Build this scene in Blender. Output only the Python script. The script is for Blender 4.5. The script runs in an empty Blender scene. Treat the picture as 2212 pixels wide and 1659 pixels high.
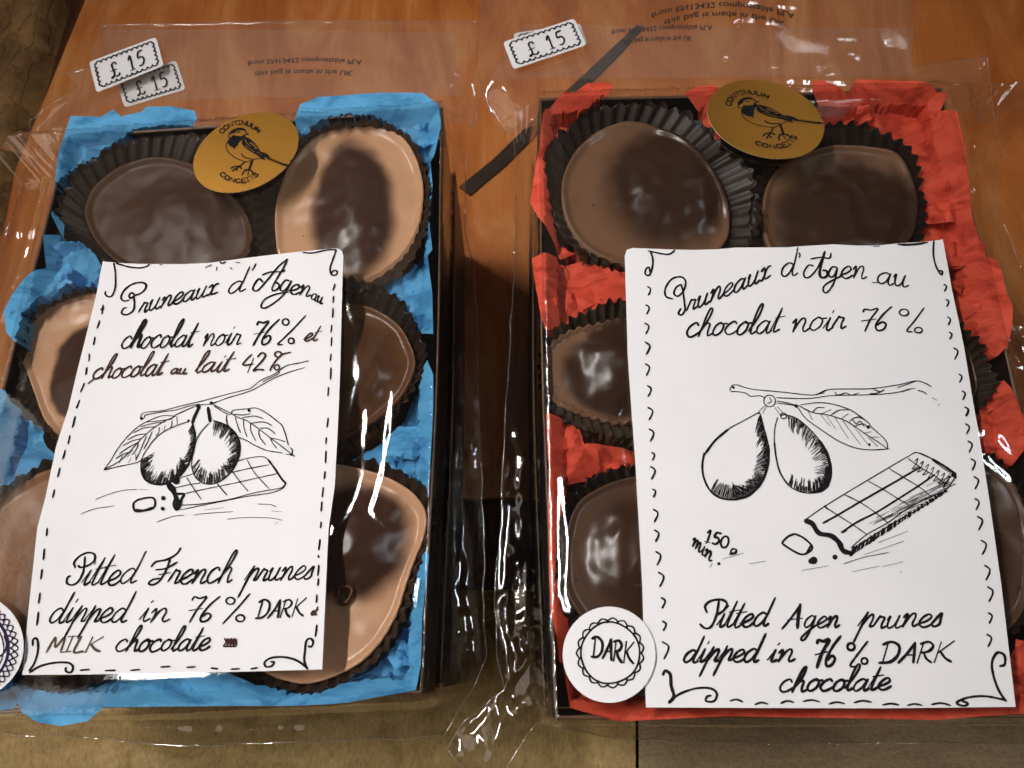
import bpy, bmesh, math, random
from mathutils import Vector, Matrix, noise, geometry
R = random.Random(7)
C = bpy.context.scene.collection
SC = bpy.context.scene

# ------------------------------------------------------------------ camera, world, lamps, exposure
H, TILT, FPX, CX, CY = 0.222, math.radians(20), 1725.0, 1106.0, 829.5
cd = bpy.data.cameras.new('camera'); cam = bpy.data.objects.new('camera', cd); C.objects.link(cam)
cam.location = (0, 0, H); cam.rotation_euler = (TILT, 0, 0)
cd.sensor_width = 36; cd.lens = FPX / 2212 * 36; cd.clip_start = 0.01; cd.clip_end = 20
cd.dof.use_dof = True; cd.dof.focus_distance = 0.20; cd.dof.aperture_fstop = 34
SC.camera = cam
w = bpy.data.worlds.new('World'); SC.world = w; w.use_nodes = True
bg = w.node_tree.nodes['Background']; bg.inputs[0].default_value = (1.0, 0.72, 0.52, 1); bg.inputs[1].default_value = 0.04
SC.view_settings.view_transform = 'Standard'; SC.view_settings.look = 'None'
SC.view_settings.exposure = -0.38; SC.view_settings.gamma = 1; SC.view_settings.use_curve_mapping = False

def aim(o, tgt):
    o.rotation_euler = (Vector(tgt) - o.location).to_track_quat('-Z', 'Y').to_euler()
def strip(name, loc, tgt, wid, length, watt, col, spread):      # long lamp tubes over the stall, running away from the viewer
    l = bpy.data.lights.new(name, 'AREA'); o = bpy.data.objects.new(name, l); C.objects.link(o)
    l.shape = 'RECTANGLE'; l.size = wid; l.size_y = length; l.energy = watt; l.color = col; l.spread = math.radians(spread)
    o.location = loc; d = (Vector(tgt) - o.location).normalized(); x = Vector((0, 1, 0)).cross(-d).normalized()
    y = (-d).cross(x); m = Matrix((x, y, -d)).transposed(); o.rotation_euler = m.to_euler()
strip('tube_lamp', (-0.30, 0.15, 0.60), (0.0, 0.022, 0.03), 0.012, 0.40, 0.66, (1.0, 0.965, 0.935), 58)
strip('tube_lamp', (0.29, 0.11, 0.53), (0.0, 0.05, 0.03), 0.008, 0.20, 0.17, (0.86, 0.94, 1.0), 90)
l = bpy.data.lights.new('ceiling_glow', 'AREA'); o = bpy.data.objects.new('ceiling_glow', l); C.objects.link(o)
l.shape = 'RECTANGLE'; l.size = 1.2; l.size_y = 0.7; l.energy = 0.42; l.color = (1.0, 0.74, 0.52)
o.location = (-0.60, 0.70, 1.10); aim(o, (0, 0.08, 0))
l = bpy.data.lights.new('left_fill', 'AREA'); o = bpy.data.objects.new('left_fill', l); C.objects.link(o)  # broad warm fill light added out of view on the left, no window there
l.shape = 'RECTANGLE'; l.size = 1.5; l.size_y = 1.0; l.energy = 7.0; l.color = (1.0, 0.85, 0.72)
o.location = (-1.15, -0.25, 0.95); aim(o, (0, 0.08, 0))
for x, y, z, e, col in ((.26, .58, .50, .08, (1, .97, .93)), (.30, .57, .50, .08, (1, .97, .93)), (.34, .56, .50, .08, (1, .97, .93))):
    l = bpy.data.lights.new('small_lamp', 'POINT'); o = bpy.data.objects.new('small_lamp', l); C.objects.link(o)
    o.location = (x, y, z); l.energy = e; l.color = col; l.shadow_soft_size = 0.006

# ------------------------------------------------------------------ helpers
SI, CO = math.sin(TILT), math.cos(TILT)
def at(px, py, z):
    """A point of the 2212 px wide photograph on the level plane z."""
    dx, dy = (px - CX) / FPX, -(py - CY) / FPX
    y, zz = dy * CO + SI, dy * SI - CO
    t = (z - H) / zz
    return Vector((dx * t, y * t, z))
class Frame:      # an enlarged crop of the photograph: its pixels -> 2212 px photograph pixels
    def __init__(s, x0, y0, k): s.x0, s.y0, s.k = x0 / 1.8228, y0 / 1.8228, k / 1.8228
    def __call__(s, x, y): return (s.x0 + x * s.k, s.y0 + y * s.k)
    def pts(s, L): return [s(*p) for p in L]
F0 = Frame(0, 0, 1.8228)
FA = Frame(360, 980, .46112); FB = Frame(280, 1380, .46112); FC = Frame(60, 2080, .56058)
FD = Frame(2440, 950, .59675); FE = Frame(2640, 1450, .52441); FG = Frame(2480, 2300, .70163)
FH = Frame(700, 400, .27125); FI = Frame(2700, 260, .27125); FJ = Frame(350, 130, .20344); FK = Frame(1900, 30, .22604)
FL = Frame(2400, 0, .36166); FM = Frame(1200, 2000, .61736); FN = Frame(0, 2050, .45208)
FP = Frame(3600, 900, .48214); FQ = Frame(3600, 1600, .48214)
G4 = Frame(0, 950, .60759); G6 = Frame(2400, 950, .73779); G9 = Frame(2400, 2000, .73779)

def prop(o, label=None, cat=None, group=None, kind=None):
    if label: o['label'] = label
    if cat: o['category'] = cat
    if group: o['group'] = group
    if kind: o['kind'] = kind
    return o
def mesh_obj(name, verts, faces, mat, parent=None, smooth=True):
    me = bpy.data.meshes.new(name); me.from_pydata([tuple(v) for v in verts], [], faces); me.update()
    if smooth: me.polygons.foreach_set('use_smooth', [True] * len(me.polygons))
    o = bpy.data.objects.new(name, me); C.objects.link(o)
    if mat: me.materials.append(mat)
    if parent:
        o.parent = parent
        if parent.type == 'EMPTY': o.matrix_parent_inverse.identity(); o.location = [-c for c in parent.location]
    return o
def empty(name, loc=(0, 0, 0)):
    o = bpy.data.objects.new(name, None); C.objects.link(o); o.location = loc; o.empty_display_size = 0.01
    return o
def spline(P, n=5, closed=False):
    P = [Vector((p[0], p[1])) for p in P]
    if len(P) < 3: return P
    out = []; m = len(P)
    rng = m if closed else m - 1
    for i in range(rng):
        if closed: a, b, c, d = P[i - 1], P[i], P[(i + 1) % m], P[(i + 2) % m]
        else: a, b, c, d = P[max(i - 1, 0)], P[i], P[i + 1], P[min(i + 2, m - 1)]
        for k in range(n):
            t = k / n
            out.append(.5 * ((2 * b) + (c - a) * t + (2 * a - 5 * b + 4 * c - d) * t * t + (3 * b - a - 3 * c + d) * t ** 3))
    if not closed: out.append(P[-1])
    return out
def resample(P, n):
    """Closed polygon -> n points evenly along it."""
    P = list(P) + [P[0]]; L = [0]
    for a, b in zip(P, P[1:]): L.append(L[-1] + (b - a).length)
    out, j = [], 0
    for i in range(n):
        s = L[-1] * i / n
        while L[j + 1] < s: j += 1
        t = (s - L[j]) / max(L[j + 1] - L[j], 1e-9); out.append(P[j].lerp(P[j + 1], t))
    return out
def inside(p, poly):
    x, y = p[0], p[1]; c = False; j = len(poly) - 1
    for i in range(len(poly)):
        xi, yi, xj, yj = poly[i][0], poly[i][1], poly[j][0], poly[j][1]
        if (yi > y) != (yj > y) and x < (xj - xi) * (y - yi) / (yj - yi) + xi: c = not c
        j = i
    return c
def segdist(p, a, b):
    ab = b - a; t = max(0, min(1, (p - a).dot(ab) / max(ab.length_squared, 1e-15)))
    return (p - a - ab * t).length
def polydist(p, poly):
    return min(segdist(p, poly[i - 1], poly[i]) for i in range(len(poly)))
def sstep(a, b, x):
    t = max(0, min(1, (x - a) / (b - a))); return t * t * (3 - 2 * t)
def fill(poly, step, rnd, jit=.45, bstep=None):
    """Triangulate a plan polygon (metres) with jittered inner points; returns 2D points, faces, boundary count."""
    bstep = bstep or step
    B = []
    for i in range(len(poly)):
        a, b = poly[i], poly[(i + 1) % len(poly)]
        n = max(1, int((b - a).length / bstep))
        B += [a.lerp(b, k / n) for k in range(n)]
    xs = [p.x for p in B]; ys = [p.y for p in B]; I = []
    y = min(ys) + step / 2
    row = 0
    while y < max(ys):
        x = min(xs) + step * (.25 if row % 2 else .75); 
        while x < max(xs):
            q = Vector((x + rnd.uniform(-jit, jit) * step, y + rnd.uniform(-jit, jit) * step))
            if inside(q, B): I.append(q)
            x += step
        y += step * .87; row += 1
    V = [p * 1000 for p in B + I]
    r = geometry.delaunay_2d_cdt(V, [], [list(range(len(B)))], 1, 1e-4)
    return [v / 1000 for v in r[0]], r[2], B

# ------------------------------------------------------------------ materials
def new_mat(name):
    m = bpy.data.materials.new(name); m.use_nodes = True
    return m, m.node_tree, m.node_tree.nodes['Principled BSDF']
def N(nt, t, **kw):
    n = nt.nodes.new(t)
    for k, v in kw.items(): setattr(n, k, v)
    return n
def ramp(nt, fac, stops):
    r = N(nt, 'ShaderNodeValToRGB'); e = r.color_ramp.elements
    while len(e) < len(stops): e.new(.5)
    for i, (p, c) in enumerate(stops): e[i].position = p; e[i].color = (*c, 1)
    nt.links.new(fac, r.inputs[0]); return r.outputs[0]
def noise_tex(nt, scale, detail=4, rough=.55, stretch=None, dist=0):
    tc = N(nt, 'ShaderNodeTexCoord'); n = N(nt, 'ShaderNodeTexNoise')
    n.inputs['Scale'].default_value = scale; n.inputs['Detail'].default_value = detail; n.inputs['Roughness'].default_value = rough
    n.inputs['Distortion'].default_value = dist
    mp = N(nt, 'ShaderNodeMapping'); nt.links.new(tc.outputs['Object'], mp.inputs[0]); nt.links.new(mp.outputs[0], n.inputs[0])
    if stretch: mp.inputs['Scale'].default_value = stretch[0]; mp.inputs['Rotation'].default_value = (0, 0, math.radians(stretch[1]))
    return n.outputs[0]
def bump(nt, h, strength, dist):
    b = N(nt, 'ShaderNodeBump'); b.inputs['Strength'].default_value = strength; b.inputs['Distance'].default_value = dist
    nt.links.new(h, b.inputs['Height']); return b.outputs[0]
def simple(name, col, rough, spec=.5, var=None, bmp=None, metal=0, coat=0):
    m, nt, p = new_mat(name)
    p.inputs['Base Color'].default_value = (*col, 1); p.inputs['Roughness'].default_value = rough
    p.inputs['Specular IOR Level'].default_value = spec; p.inputs['Metallic'].default_value = metal; p.inputs['Coat Weight'].default_value = coat
    if var:
        s, amt = var; n = noise_tex(nt, s, 5)
        nt.links.new(ramp(nt, n, [(.3, [c * (1 - amt) for c in col]), (.7, [min(1, c * (1 + amt)) for c in col])]), p.inputs['Base Color'])
    if bmp: nt.links.new(bump(nt, noise_tex(nt, bmp[0], 6), bmp[1], bmp[2]), p.inputs['Normal'])
    return m
M = {}
M['paper'] = simple('white_paper', (.79, .78, .80), .6, .3, (55, .025), (2500, .08, .00004))
M['ink'] = simple('black_ink', (.012, .011, .012), .8, .08, (700, .5))
M['brown_ink'] = simple('brown_ink', (.055, .028, .022), .8, .08, (700, .4))
M['grey_ink'] = simple('grey_brown_ink', (.10, .075, .055), .8, .08)
M['purple_ink'] = simple('purple_ink', (.03, .02, .05), .8, .08)
M['gold'] = simple('gold_foil', (.54, .265, .045), .34, .5, (60, .06), (4000, .05, .00005), metal=.88)
M['gold_edge'] = simple('sticker_edge', (.75, .62, .42), .4)
M['print'] = simple('bag_print', (.025, .018, .015), .5)
M['cup'] = simple('brown_baking_paper', (.015, .0085, .006), .5, .45, (300, .35), (1500, .25, .0002))
M['cup_light'] = simple('grey_brown_baking_paper', (.036, .024, .016), .5, .4, (300, .3), (1500, .25, .0002))
M['milk'] = None
M['box'] = simple('dark_brown_card', (.0085, .0055, .0045), .42, .4, (80, .3), (900, .1, .0002))
M['rim'] = simple('brown_card_edge', (.10, .052, .024), .45, .5, (300, .3), (1200, .4, .0003))

def chocolate_mat(name, base, core, outer_col, rough):
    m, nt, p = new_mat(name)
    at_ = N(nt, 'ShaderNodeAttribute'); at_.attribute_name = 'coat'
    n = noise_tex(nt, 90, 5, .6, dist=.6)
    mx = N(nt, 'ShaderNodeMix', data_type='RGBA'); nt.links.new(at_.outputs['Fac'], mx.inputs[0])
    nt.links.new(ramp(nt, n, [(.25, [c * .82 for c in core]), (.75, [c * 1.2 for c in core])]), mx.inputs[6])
    nt.links.new(ramp(nt, n, [(.25, [c * .9 for c in outer_col]), (.75, [c * 1.06 for c in outer_col])]), mx.inputs[7])  # outer colour round the core, mixed in by the coat mask
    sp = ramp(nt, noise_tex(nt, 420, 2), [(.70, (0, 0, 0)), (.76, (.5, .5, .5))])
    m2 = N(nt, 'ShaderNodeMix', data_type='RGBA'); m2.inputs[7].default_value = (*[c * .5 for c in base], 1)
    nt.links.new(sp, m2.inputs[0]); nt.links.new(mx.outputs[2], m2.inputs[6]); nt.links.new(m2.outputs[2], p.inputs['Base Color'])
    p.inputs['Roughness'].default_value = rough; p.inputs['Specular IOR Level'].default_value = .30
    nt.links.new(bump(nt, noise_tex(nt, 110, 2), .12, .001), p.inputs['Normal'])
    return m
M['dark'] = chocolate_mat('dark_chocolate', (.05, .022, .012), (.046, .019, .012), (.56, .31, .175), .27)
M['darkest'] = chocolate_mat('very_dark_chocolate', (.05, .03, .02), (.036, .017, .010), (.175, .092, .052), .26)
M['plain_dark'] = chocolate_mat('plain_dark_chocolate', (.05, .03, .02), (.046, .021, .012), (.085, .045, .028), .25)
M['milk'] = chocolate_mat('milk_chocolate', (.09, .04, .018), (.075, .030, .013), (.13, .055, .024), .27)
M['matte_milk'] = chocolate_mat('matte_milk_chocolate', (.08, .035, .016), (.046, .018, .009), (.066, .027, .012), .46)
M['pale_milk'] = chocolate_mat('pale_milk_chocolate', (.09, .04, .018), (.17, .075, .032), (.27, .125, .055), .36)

def tissue_mat(name, col, deep):
    m, nt, p = new_mat(name)
    n1 = noise_tex(nt, 62, 7, .62, ((1, 2.0, 1), 50), 1.5)
    nt.links.new(ramp(nt, n1, [(.36, deep), (.5, col), (.66, [min(.9, c * 1.18 + .02) for c in col])]), p.inputs['Base Color'])
    p.inputs['Roughness'].default_value = .7; p.inputs['Specular IOR Level'].default_value = .25
    b = bump(nt, noise_tex(nt, 330, 5, .6, ((1, 2.2, 1), 35)), .22, .0006); nt.links.new(b, p.inputs['Normal'])
    tr = N(nt, 'ShaderNodeBsdfTranslucent'); tr.inputs[0].default_value = (*col, 1)
    mx = N(nt, 'ShaderNodeMixShader'); mx.inputs[0].default_value = .26
    out = nt.nodes['Material Output']; nt.links.new(p.outputs[0], mx.inputs[1]); nt.links.new(tr.outputs[0], mx.inputs[2]); nt.links.new(mx.outputs[0], out.inputs[0])
    return m
M['blue'] = tissue_mat('blue_tissue', (.11, .42, .75), (.045, .23, .49))
M['red'] = tissue_mat('red_tissue', (.76, .092, .046), (.44, .034, .017))

def film_mat(name, base, edge, rough, haze):
    m, nt, p = new_mat(name); nt.nodes.remove(p)
    t = N(nt, 'ShaderNodeBsdfTransparent'); t.inputs[0].default_value = (.965, .96, .95, 1)
    g = N(nt, 'ShaderNodeBsdfGlossy', distribution='BECKMANN'); g.inputs['Roughness'].default_value = rough; g.inputs[0].default_value = (1, 1, 1, 1)
    d = N(nt, 'ShaderNodeBsdfDiffuse'); d.inputs[0].default_value = (.8, .78, .76, 1)
    lw = N(nt, 'ShaderNodeLayerWeight'); lw.inputs[0].default_value = .5
    pw = N(nt, 'ShaderNodeMath', operation='POWER'); pw.inputs[1].default_value = 3.0; nt.links.new(lw.outputs['Facing'], pw.inputs[0])
    ma = N(nt, 'ShaderNodeMath', operation='MULTIPLY_ADD'); ma.inputs[1].default_value = edge; ma.inputs[2].default_value = base; nt.links.new(pw.outputs[0], ma.inputs[0])
    bn = bump(nt, noise_tex(nt, 75, 4, .55, dist=.4), .035, .004)
    nt.links.new(bn, g.inputs['Normal'])
    m1 = N(nt, 'ShaderNodeMixShader'); m1.inputs[0].default_value = haze; nt.links.new(t.outputs[0], m1.inputs[1]); nt.links.new(d.outputs[0], m1.inputs[2])
    m2 = N(nt, 'ShaderNodeMixShader'); nt.links.new(ma.outputs[0], m2.inputs[0]); nt.links.new(m1.outputs[0], m2.inputs[1]); nt.links.new(g.outputs[0], m2.inputs[2])
    nt.links.new(m2.outputs[0], nt.nodes['Material Output'].inputs[0])
    return m
M['film'] = film_mat('clear_film', .075, .5, .13, .002)
M['fold'] = film_mat('clear_film_folds', .085, .55, .065, .002)
M['ply'] = film_mat('clear_film_back', .05, .4, .12, .05)
M['flap'] = film_mat('clear_film_flap', .06, .45, .09, .035)
M['seam'] = film_mat('film_edge', .16, .5, .15, .05)

def wood_mat(name, stops, stretch, rough, scale=14, bmp=.2, spec=.3, grain=.8):
    m, nt, p = new_mat(name)
    n = noise_tex(nt, scale, 8, .6, stretch, 1.2)
    fine = noise_tex(nt, scale * 11, 6, .7, ((stretch[0][0] * 2.2, stretch[0][1] * .5, 1), stretch[1]), .6)
    mg = N(nt, 'ShaderNodeMix', data_type='RGBA', blend_type='MULTIPLY'); mg.inputs[0].default_value = grain
    nt.links.new(ramp(nt, n, stops), mg.inputs[6]); nt.links.new(ramp(nt, fine, [(.30, (.52, .48, .44)), (.55, (1, 1, 1)), (.78, (1.25, 1.2, 1.1))]), mg.inputs[7])
    nt.links.new(mg.outputs[2], p.inputs['Base Color']); p.inputs['Roughness'].default_value = rough; p.inputs['Specular IOR Level'].default_value = spec
    nt.links.new(bump(nt, n, bmp, .002), p.inputs['Normal'])
    return m
M['table'] = wood_mat('dark_wood', [(.3, (.045, .014, .005)), (.7, (.12, .040, .012))], ((7, 1, 1), 25), .5, 20)
M['orange'] = wood_mat('orange_painted_wood', [(.28, (.36, .085, .015)), (.5, (.56, .175, .038)), (.72, (.74, .33, .11))], ((3.2, 1, 1), 8), .38, 11, .12, .45, .28)
M['kraft'] = wood_mat('kraft_paper', [(.28, (.27, .18, .066)), (.5, (.40, .275, .115)), (.74, (.53, .385, .175))], ((1, 1.6, 1), 0), .75, 55, .12, .2)
M['kraft_grey'] = wood_mat('greyish_card', [(.3, (.26, .19, .105)), (.7, (.38, .285, .165))], ((1, 6, 1), 0), .7, 30, .1, .2)
M['strap'] = simple('black_strap', (.035, .021, .014), .6, .3, (200, .3), (900, .3, .0003))
def bark_mat():
    m, nt, p = new_mat('bark')
    tc = N(nt, 'ShaderNodeTexCoord'); mp = N(nt, 'ShaderNodeMapping'); mp.inputs['Scale'].default_value = (1, .45, 1); mp.inputs['Rotation'].default_value = (0, 0, math.radians(-20))
    nt.links.new(tc.outputs['Object'], mp.inputs[0])
    v = N(nt, 'ShaderNodeTexVoronoi', feature='DISTANCE_TO_EDGE'); v.inputs['Scale'].default_value = 120
    nz = noise_tex(nt, 45, 6, .7)
    va = N(nt, 'ShaderNodeVectorMath', operation='MULTIPLY_ADD'); va.inputs[1].default_value = (.02, .02, .02); nt.links.new(nz, va.inputs[0]); nt.links.new(mp.outputs[0], va.inputs[2]); nt.links.new(va.outputs[0], v.inputs[0])
    crack = ramp(nt, v.outputs[0], [(0, (.35, .3, .26)), (.035, (1, 1, 1))])
    col = ramp(nt, nz, [(.3, (.10, .045, .013)), (.55, (.27, .145, .048)), (.75, (.42, .25, .09))])
    mx = N(nt, 'ShaderNodeMix', data_type='RGBA', blend_type='MULTIPLY'); mx.inputs[0].default_value = .75
    nt.links.new(col, mx.inputs[6]); nt.links.new(crack, mx.inputs[7]); nt.links.new(mx.outputs[2], p.inputs['Base Color'])
    p.inputs['Roughness'].default_value = .8; nt.links.new(bump(nt, crack, .5, .002), p.inputs['Normal'])
    return m
M['bark'] = bark_mat()

ZT = -.058     # the boxes stand on lower ones: the table lies deeper
# ------------------------------------------------------------------ setting
def slab(name, poly, z0, z1, mat, **kw):
    n = len(poly); V = [(p.x, p.y, z1) for p in poly] + [(p.x, p.y, z0) for p in poly]
    F = [list(range(n)), list(range(2 * n - 1, n - 1, -1))] + [[i, n + i, n + (i + 1) % n, (i + 1) % n] for i in range(n)]
    return mesh_obj(name, V, [f[::-1] for f in F] if sum((poly[i - 1].x * poly[i].y - poly[i].x * poly[i - 1].y) for i in range(n)) < 0 else F, mat, kw.get('parent'), False)
def P2(L, z): return [at(x, y, z).to_2d() for x, y in L]
tt = slab('table_top', [Vector(p) for p in ((-.9, -.5), (.9, -.5), (.9, .9), (-.9, .9))], ZT - .03, ZT - .004, M['table']); prop(tt, kind='structure')
b = slab('painted_board', P2([(250, -160), (2900, -160), (2900, 1250), (2150, 1250), (1300, 1076), (900, 1076), (-330, 1250)], ZT), ZT - .0038, ZT, M['orange'])
prop(b, 'streaky orange painted wooden board under both chocolate boxes', 'board')
k1 = slab('kraft_card', P2([(-420, 1300), (1370, 1270), (1374, 1900), (-420, 1900)], ZT), ZT + .0002, ZT + .0008, M['kraft'])
prop(k1, 'olive brown kraft card under the front of the blue tissue box', 'card')
k2 = slab('kraft_card', P2([(1377, 1276), (2900, 1300), (2900, 1900), (1381, 1900)], ZT), ZT + .0002, ZT + .0009, M['kraft_grey'])
prop(k2, 'greyer brown card right of the dark seam, under the front of the red tissue box', 'card')
st = slab('black_strap', P2([(1374, 58), (1390, 61), (1340, 118), (1262, 196), (1180, 272), (1090, 362), (1016, 424), (992, 406), (1066, 346), (1150, 264), (1240, 184), (1312, 116)], ZT), ZT + .0002, ZT + .001, M['strap'])
prop(st, 'black strap running diagonally over the orange board behind and between the boxes', 'strap')
# bark plank in the far left corner
poly = P2([(-260, -140), (150, -140), (128, 0), (96, 110), (58, 240), (22, 420), (-20, 590), (-120, 800), (-300, 800)], ZT + .004)
pts, fc, B = fill(poly, .003, random.Random(3))
V = []
for p in pts:
    e = polydist(p, B)
    V.append((p.x, p.y, ZT - .004 + .010 * sstep(0, .006, e) + .0025 * noise.noise(Vector((p.x * 60, p.y * 30, 1))) * sstep(0, .004, e)))
n0 = len(V)
o = mesh_obj('bark_plank', V, fc, M['bark']); prop(o, 'rough cracked tan bark plank in the far left corner beside the board', 'plank')

# ------------------------------------------------------------------ boxes
ZL, ZR = .032, .040
RIM = {'L': [(145, 290), (956, 229), (912, 1500), (-160, 1552)], 'R': [(1165, 209), (2036, 187), (2350, 1552), (1200, 1556)]}
def make_box(side, zr, label, zb=0, dx=0, dy=0):
    q = [p + Vector((dx, dy)) for p in P2(RIM[side], ZL if side == 'L' else ZR)[::-1]]           # counter-clockwise
    c = sum(q, Vector((0, 0))) / 4
    root = empty('chocolate_box', (c.x, c.y, zb)); prop(root, label, 'box', 'chocolate boxes')
    def inset(k): return [p + (c - p).normalized() * k for p in q]
    qi = inset(.0011)
    names = ['wall'] * 4
    for i in range(4):
        j = (i + 1) % 4
        base = [q[i], q[j], qi[j], qi[i]]
        n = 14; V = []; Fc = []
        for k in range(n + 1):
            t = k / n; a = q[i].lerp(q[j], t); b_ = qi[i].lerp(qi[j], t)
            nrm = (a - b_).normalized(); bow = .0012 * math.sin(math.pi * t) * (1 if i % 2 else -.3)
            a = a + nrm * bow; b_ = b_ + nrm * bow
            for zz, pp in ((zb + .001, a), (zr - .0006, a), (zr - .0006, b_), (zb + .001, b_)): V.append((pp.x, pp.y, zz))
        for k in range(n):
            o_ = k * 4
            for s in range(4): Fc.append([o_ + s, o_ + 4 + s, o_ + 4 + (s + 1) % 4, o_ + (s + 1) % 4])
        w_ = mesh_obj('wall', V, Fc, M['box'], root, False)
        # cut edge of the card along the top
        V2 = []; F2 = []
        for k in range(n + 1):
            t = k / n; a = q[i].lerp(q[j], t); b_ = qi[i].lerp(qi[j], t); nrm = (a - b_).normalized(); bow = .0012 * math.sin(math.pi * t) * (1 if i % 2 else -.3)
            a = a + nrm * bow; b_ = b_ + nrm * bow; m_ = a.lerp(b_, .5)
            V2 += [(a.x, a.y, zr - .0006), (m_.x, m_.y, zr), (b_.x, b_.y, zr - .0006)]
        for k in range(n):
            for s in (0, 1): F2.append([k * 3 + s, k * 3 + 3 + s, k * 3 + 4 + s, k * 3 + 1 + s])
        r_ = mesh_obj('rim', V2, F2, M['rim']); r_.parent = w_
    fl = slab('base', inset(.0018), zb + .001, zb + .0025, M['box'], parent=root)
    return q
QL = make_box('L', ZL, 'dark brown card box with blue tissue and six cupped chocolates')
QR = make_box('R', ZR, 'dark brown card box with red tissue and six cupped chocolates')

make_box('L', -.0012, 'lower dark box showing only its side in the gap, under the blue tissue box', ZT, .0015, .001)
make_box('R', -.0012, 'lower dark box showing only its side in the gap, under the red tissue box', ZT, -.001, .001)
# ------------------------------------------------------------------ tissue
BOXIN = {ZL: QL, ZR: QR}
def tissue_parts(polys, zr, seed, cup_px=(), over=()):
    V, Fc = [], []; cups = []
    for c_ in cup_px:
        q_ = [at(x, y, zr - .003).to_2d() for x, y in spline(c_, 2, True)]; cups.append((q_, (min(p.x for p in q_), max(p.x for p in q_), min(p.y for p in q_), max(p.y for p in q_))))
    for pi, (poly, dz) in enumerate(polys):
        rnd = random.Random(seed + pi * 13)
        P = P2(poly, zr + dz)
        c = sum(P, Vector((0, 0))) / len(P)
        # uneven torn outline
        pts, fc, B = fill(P, .0008, rnd, .35, .0010)
        size = max((p - c).length for p in P)
        def net(sp, amp):
            x0, x1 = min(p.x for p in P) - .008, max(p.x for p in P) + .008; y0, y1 = min(p.y for p in P) - .008, max(p.y for p in P) + .008
            an = rnd.uniform(0, math.pi); ca, sa = math.cos(an), math.sin(an)
            q = [Vector((rnd.uniform(x0, x1), rnd.uniform(y0, y1))) for _ in range(max(8, int((x1 - x0) * (y1 - y0) / sp ** 2)))] + [Vector(c_) for c_ in ((x0, y0), (x1, y0), (x1, y1), (x0, y1))]
            st = [Vector(((p.x * ca + p.y * sa) * 1000, (-p.x * sa + p.y * ca) * 2100)) for p in q]      # long facets in one direction
            r = geometry.delaunay_2d_cdt(st, [], [], 0, 1e-4)
            zz = [rnd.uniform(-amp, amp) for _ in r[0]]; T3 = [(r[0][f[0]], r[0][f[1]], r[0][f[2]], f) for f in r[2] if len(f) == 3]
            def ev(p):
                s_ = Vector(((p.x * ca + p.y * sa) * 1000, (-p.x * sa + p.y * ca) * 2100))
                for A, B_, C_, f in T3:
                    d = (B_.y - C_.y) * (A.x - C_.x) + (C_.x - B_.x) * (A.y - C_.y)
                    if abs(d) < 1e-9: continue
                    u = ((B_.y - C_.y) * (s_.x - C_.x) + (C_.x - B_.x) * (s_.y - C_.y)) / d
                    if u < -1e-6: continue
                    v = ((C_.y - A.y) * (s_.x - C_.x) + (A.x - C_.x) * (s_.y - C_.y)) / d
                    if v < -1e-6 or u + v > 1 + 1e-6: continue
                    return u * zz[f[0]] + v * zz[f[1]] + (1 - u - v) * zz[f[2]]
                return 0
            return ev
        n1, n2 = net(.0125, .0046), net(.0038, .0012)
        fs = [n1(p) + n2(p) for p in pts]; mean = 0
        off = len(V); nb = len(B)
        for p, f in zip(pts, fs):
            e = polydist(p, P)
            z = zr + dz - .0024 + f
            z += .00012 * noise.noise(Vector((p.x * 600, p.y * 420, pi)))
            z -= .0016 * (1 - sstep(0, .0022, e)) * (.4 + .9 * abs(noise.noise(Vector((p.x * 120, p.y * 120, 9)))))
            di = polydist(p, BOXIN[zr]) if inside(p, BOXIN[zr]) else -.001
            if di < .004: z = max(z, zr + .0006 - 1.1 * max(0, di - .0006) + .0003 * noise.noise(Vector((p.x * 200, p.y * 200, 1))))   # hangs over the rim
            if di > .0004:
                for q_, bb in cups:       # the sheet is pushed down where a cup stands
                    if bb[0] < p.x < bb[1] and bb[2] < p.y < bb[3] and inside(p, q_): z = min(z, zr - .014)
            V.append((p.x, p.y, min(z, zr + .0016)))
        Fc += [[off + i for i in f] for f in fc]
    return V, Fc
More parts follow.
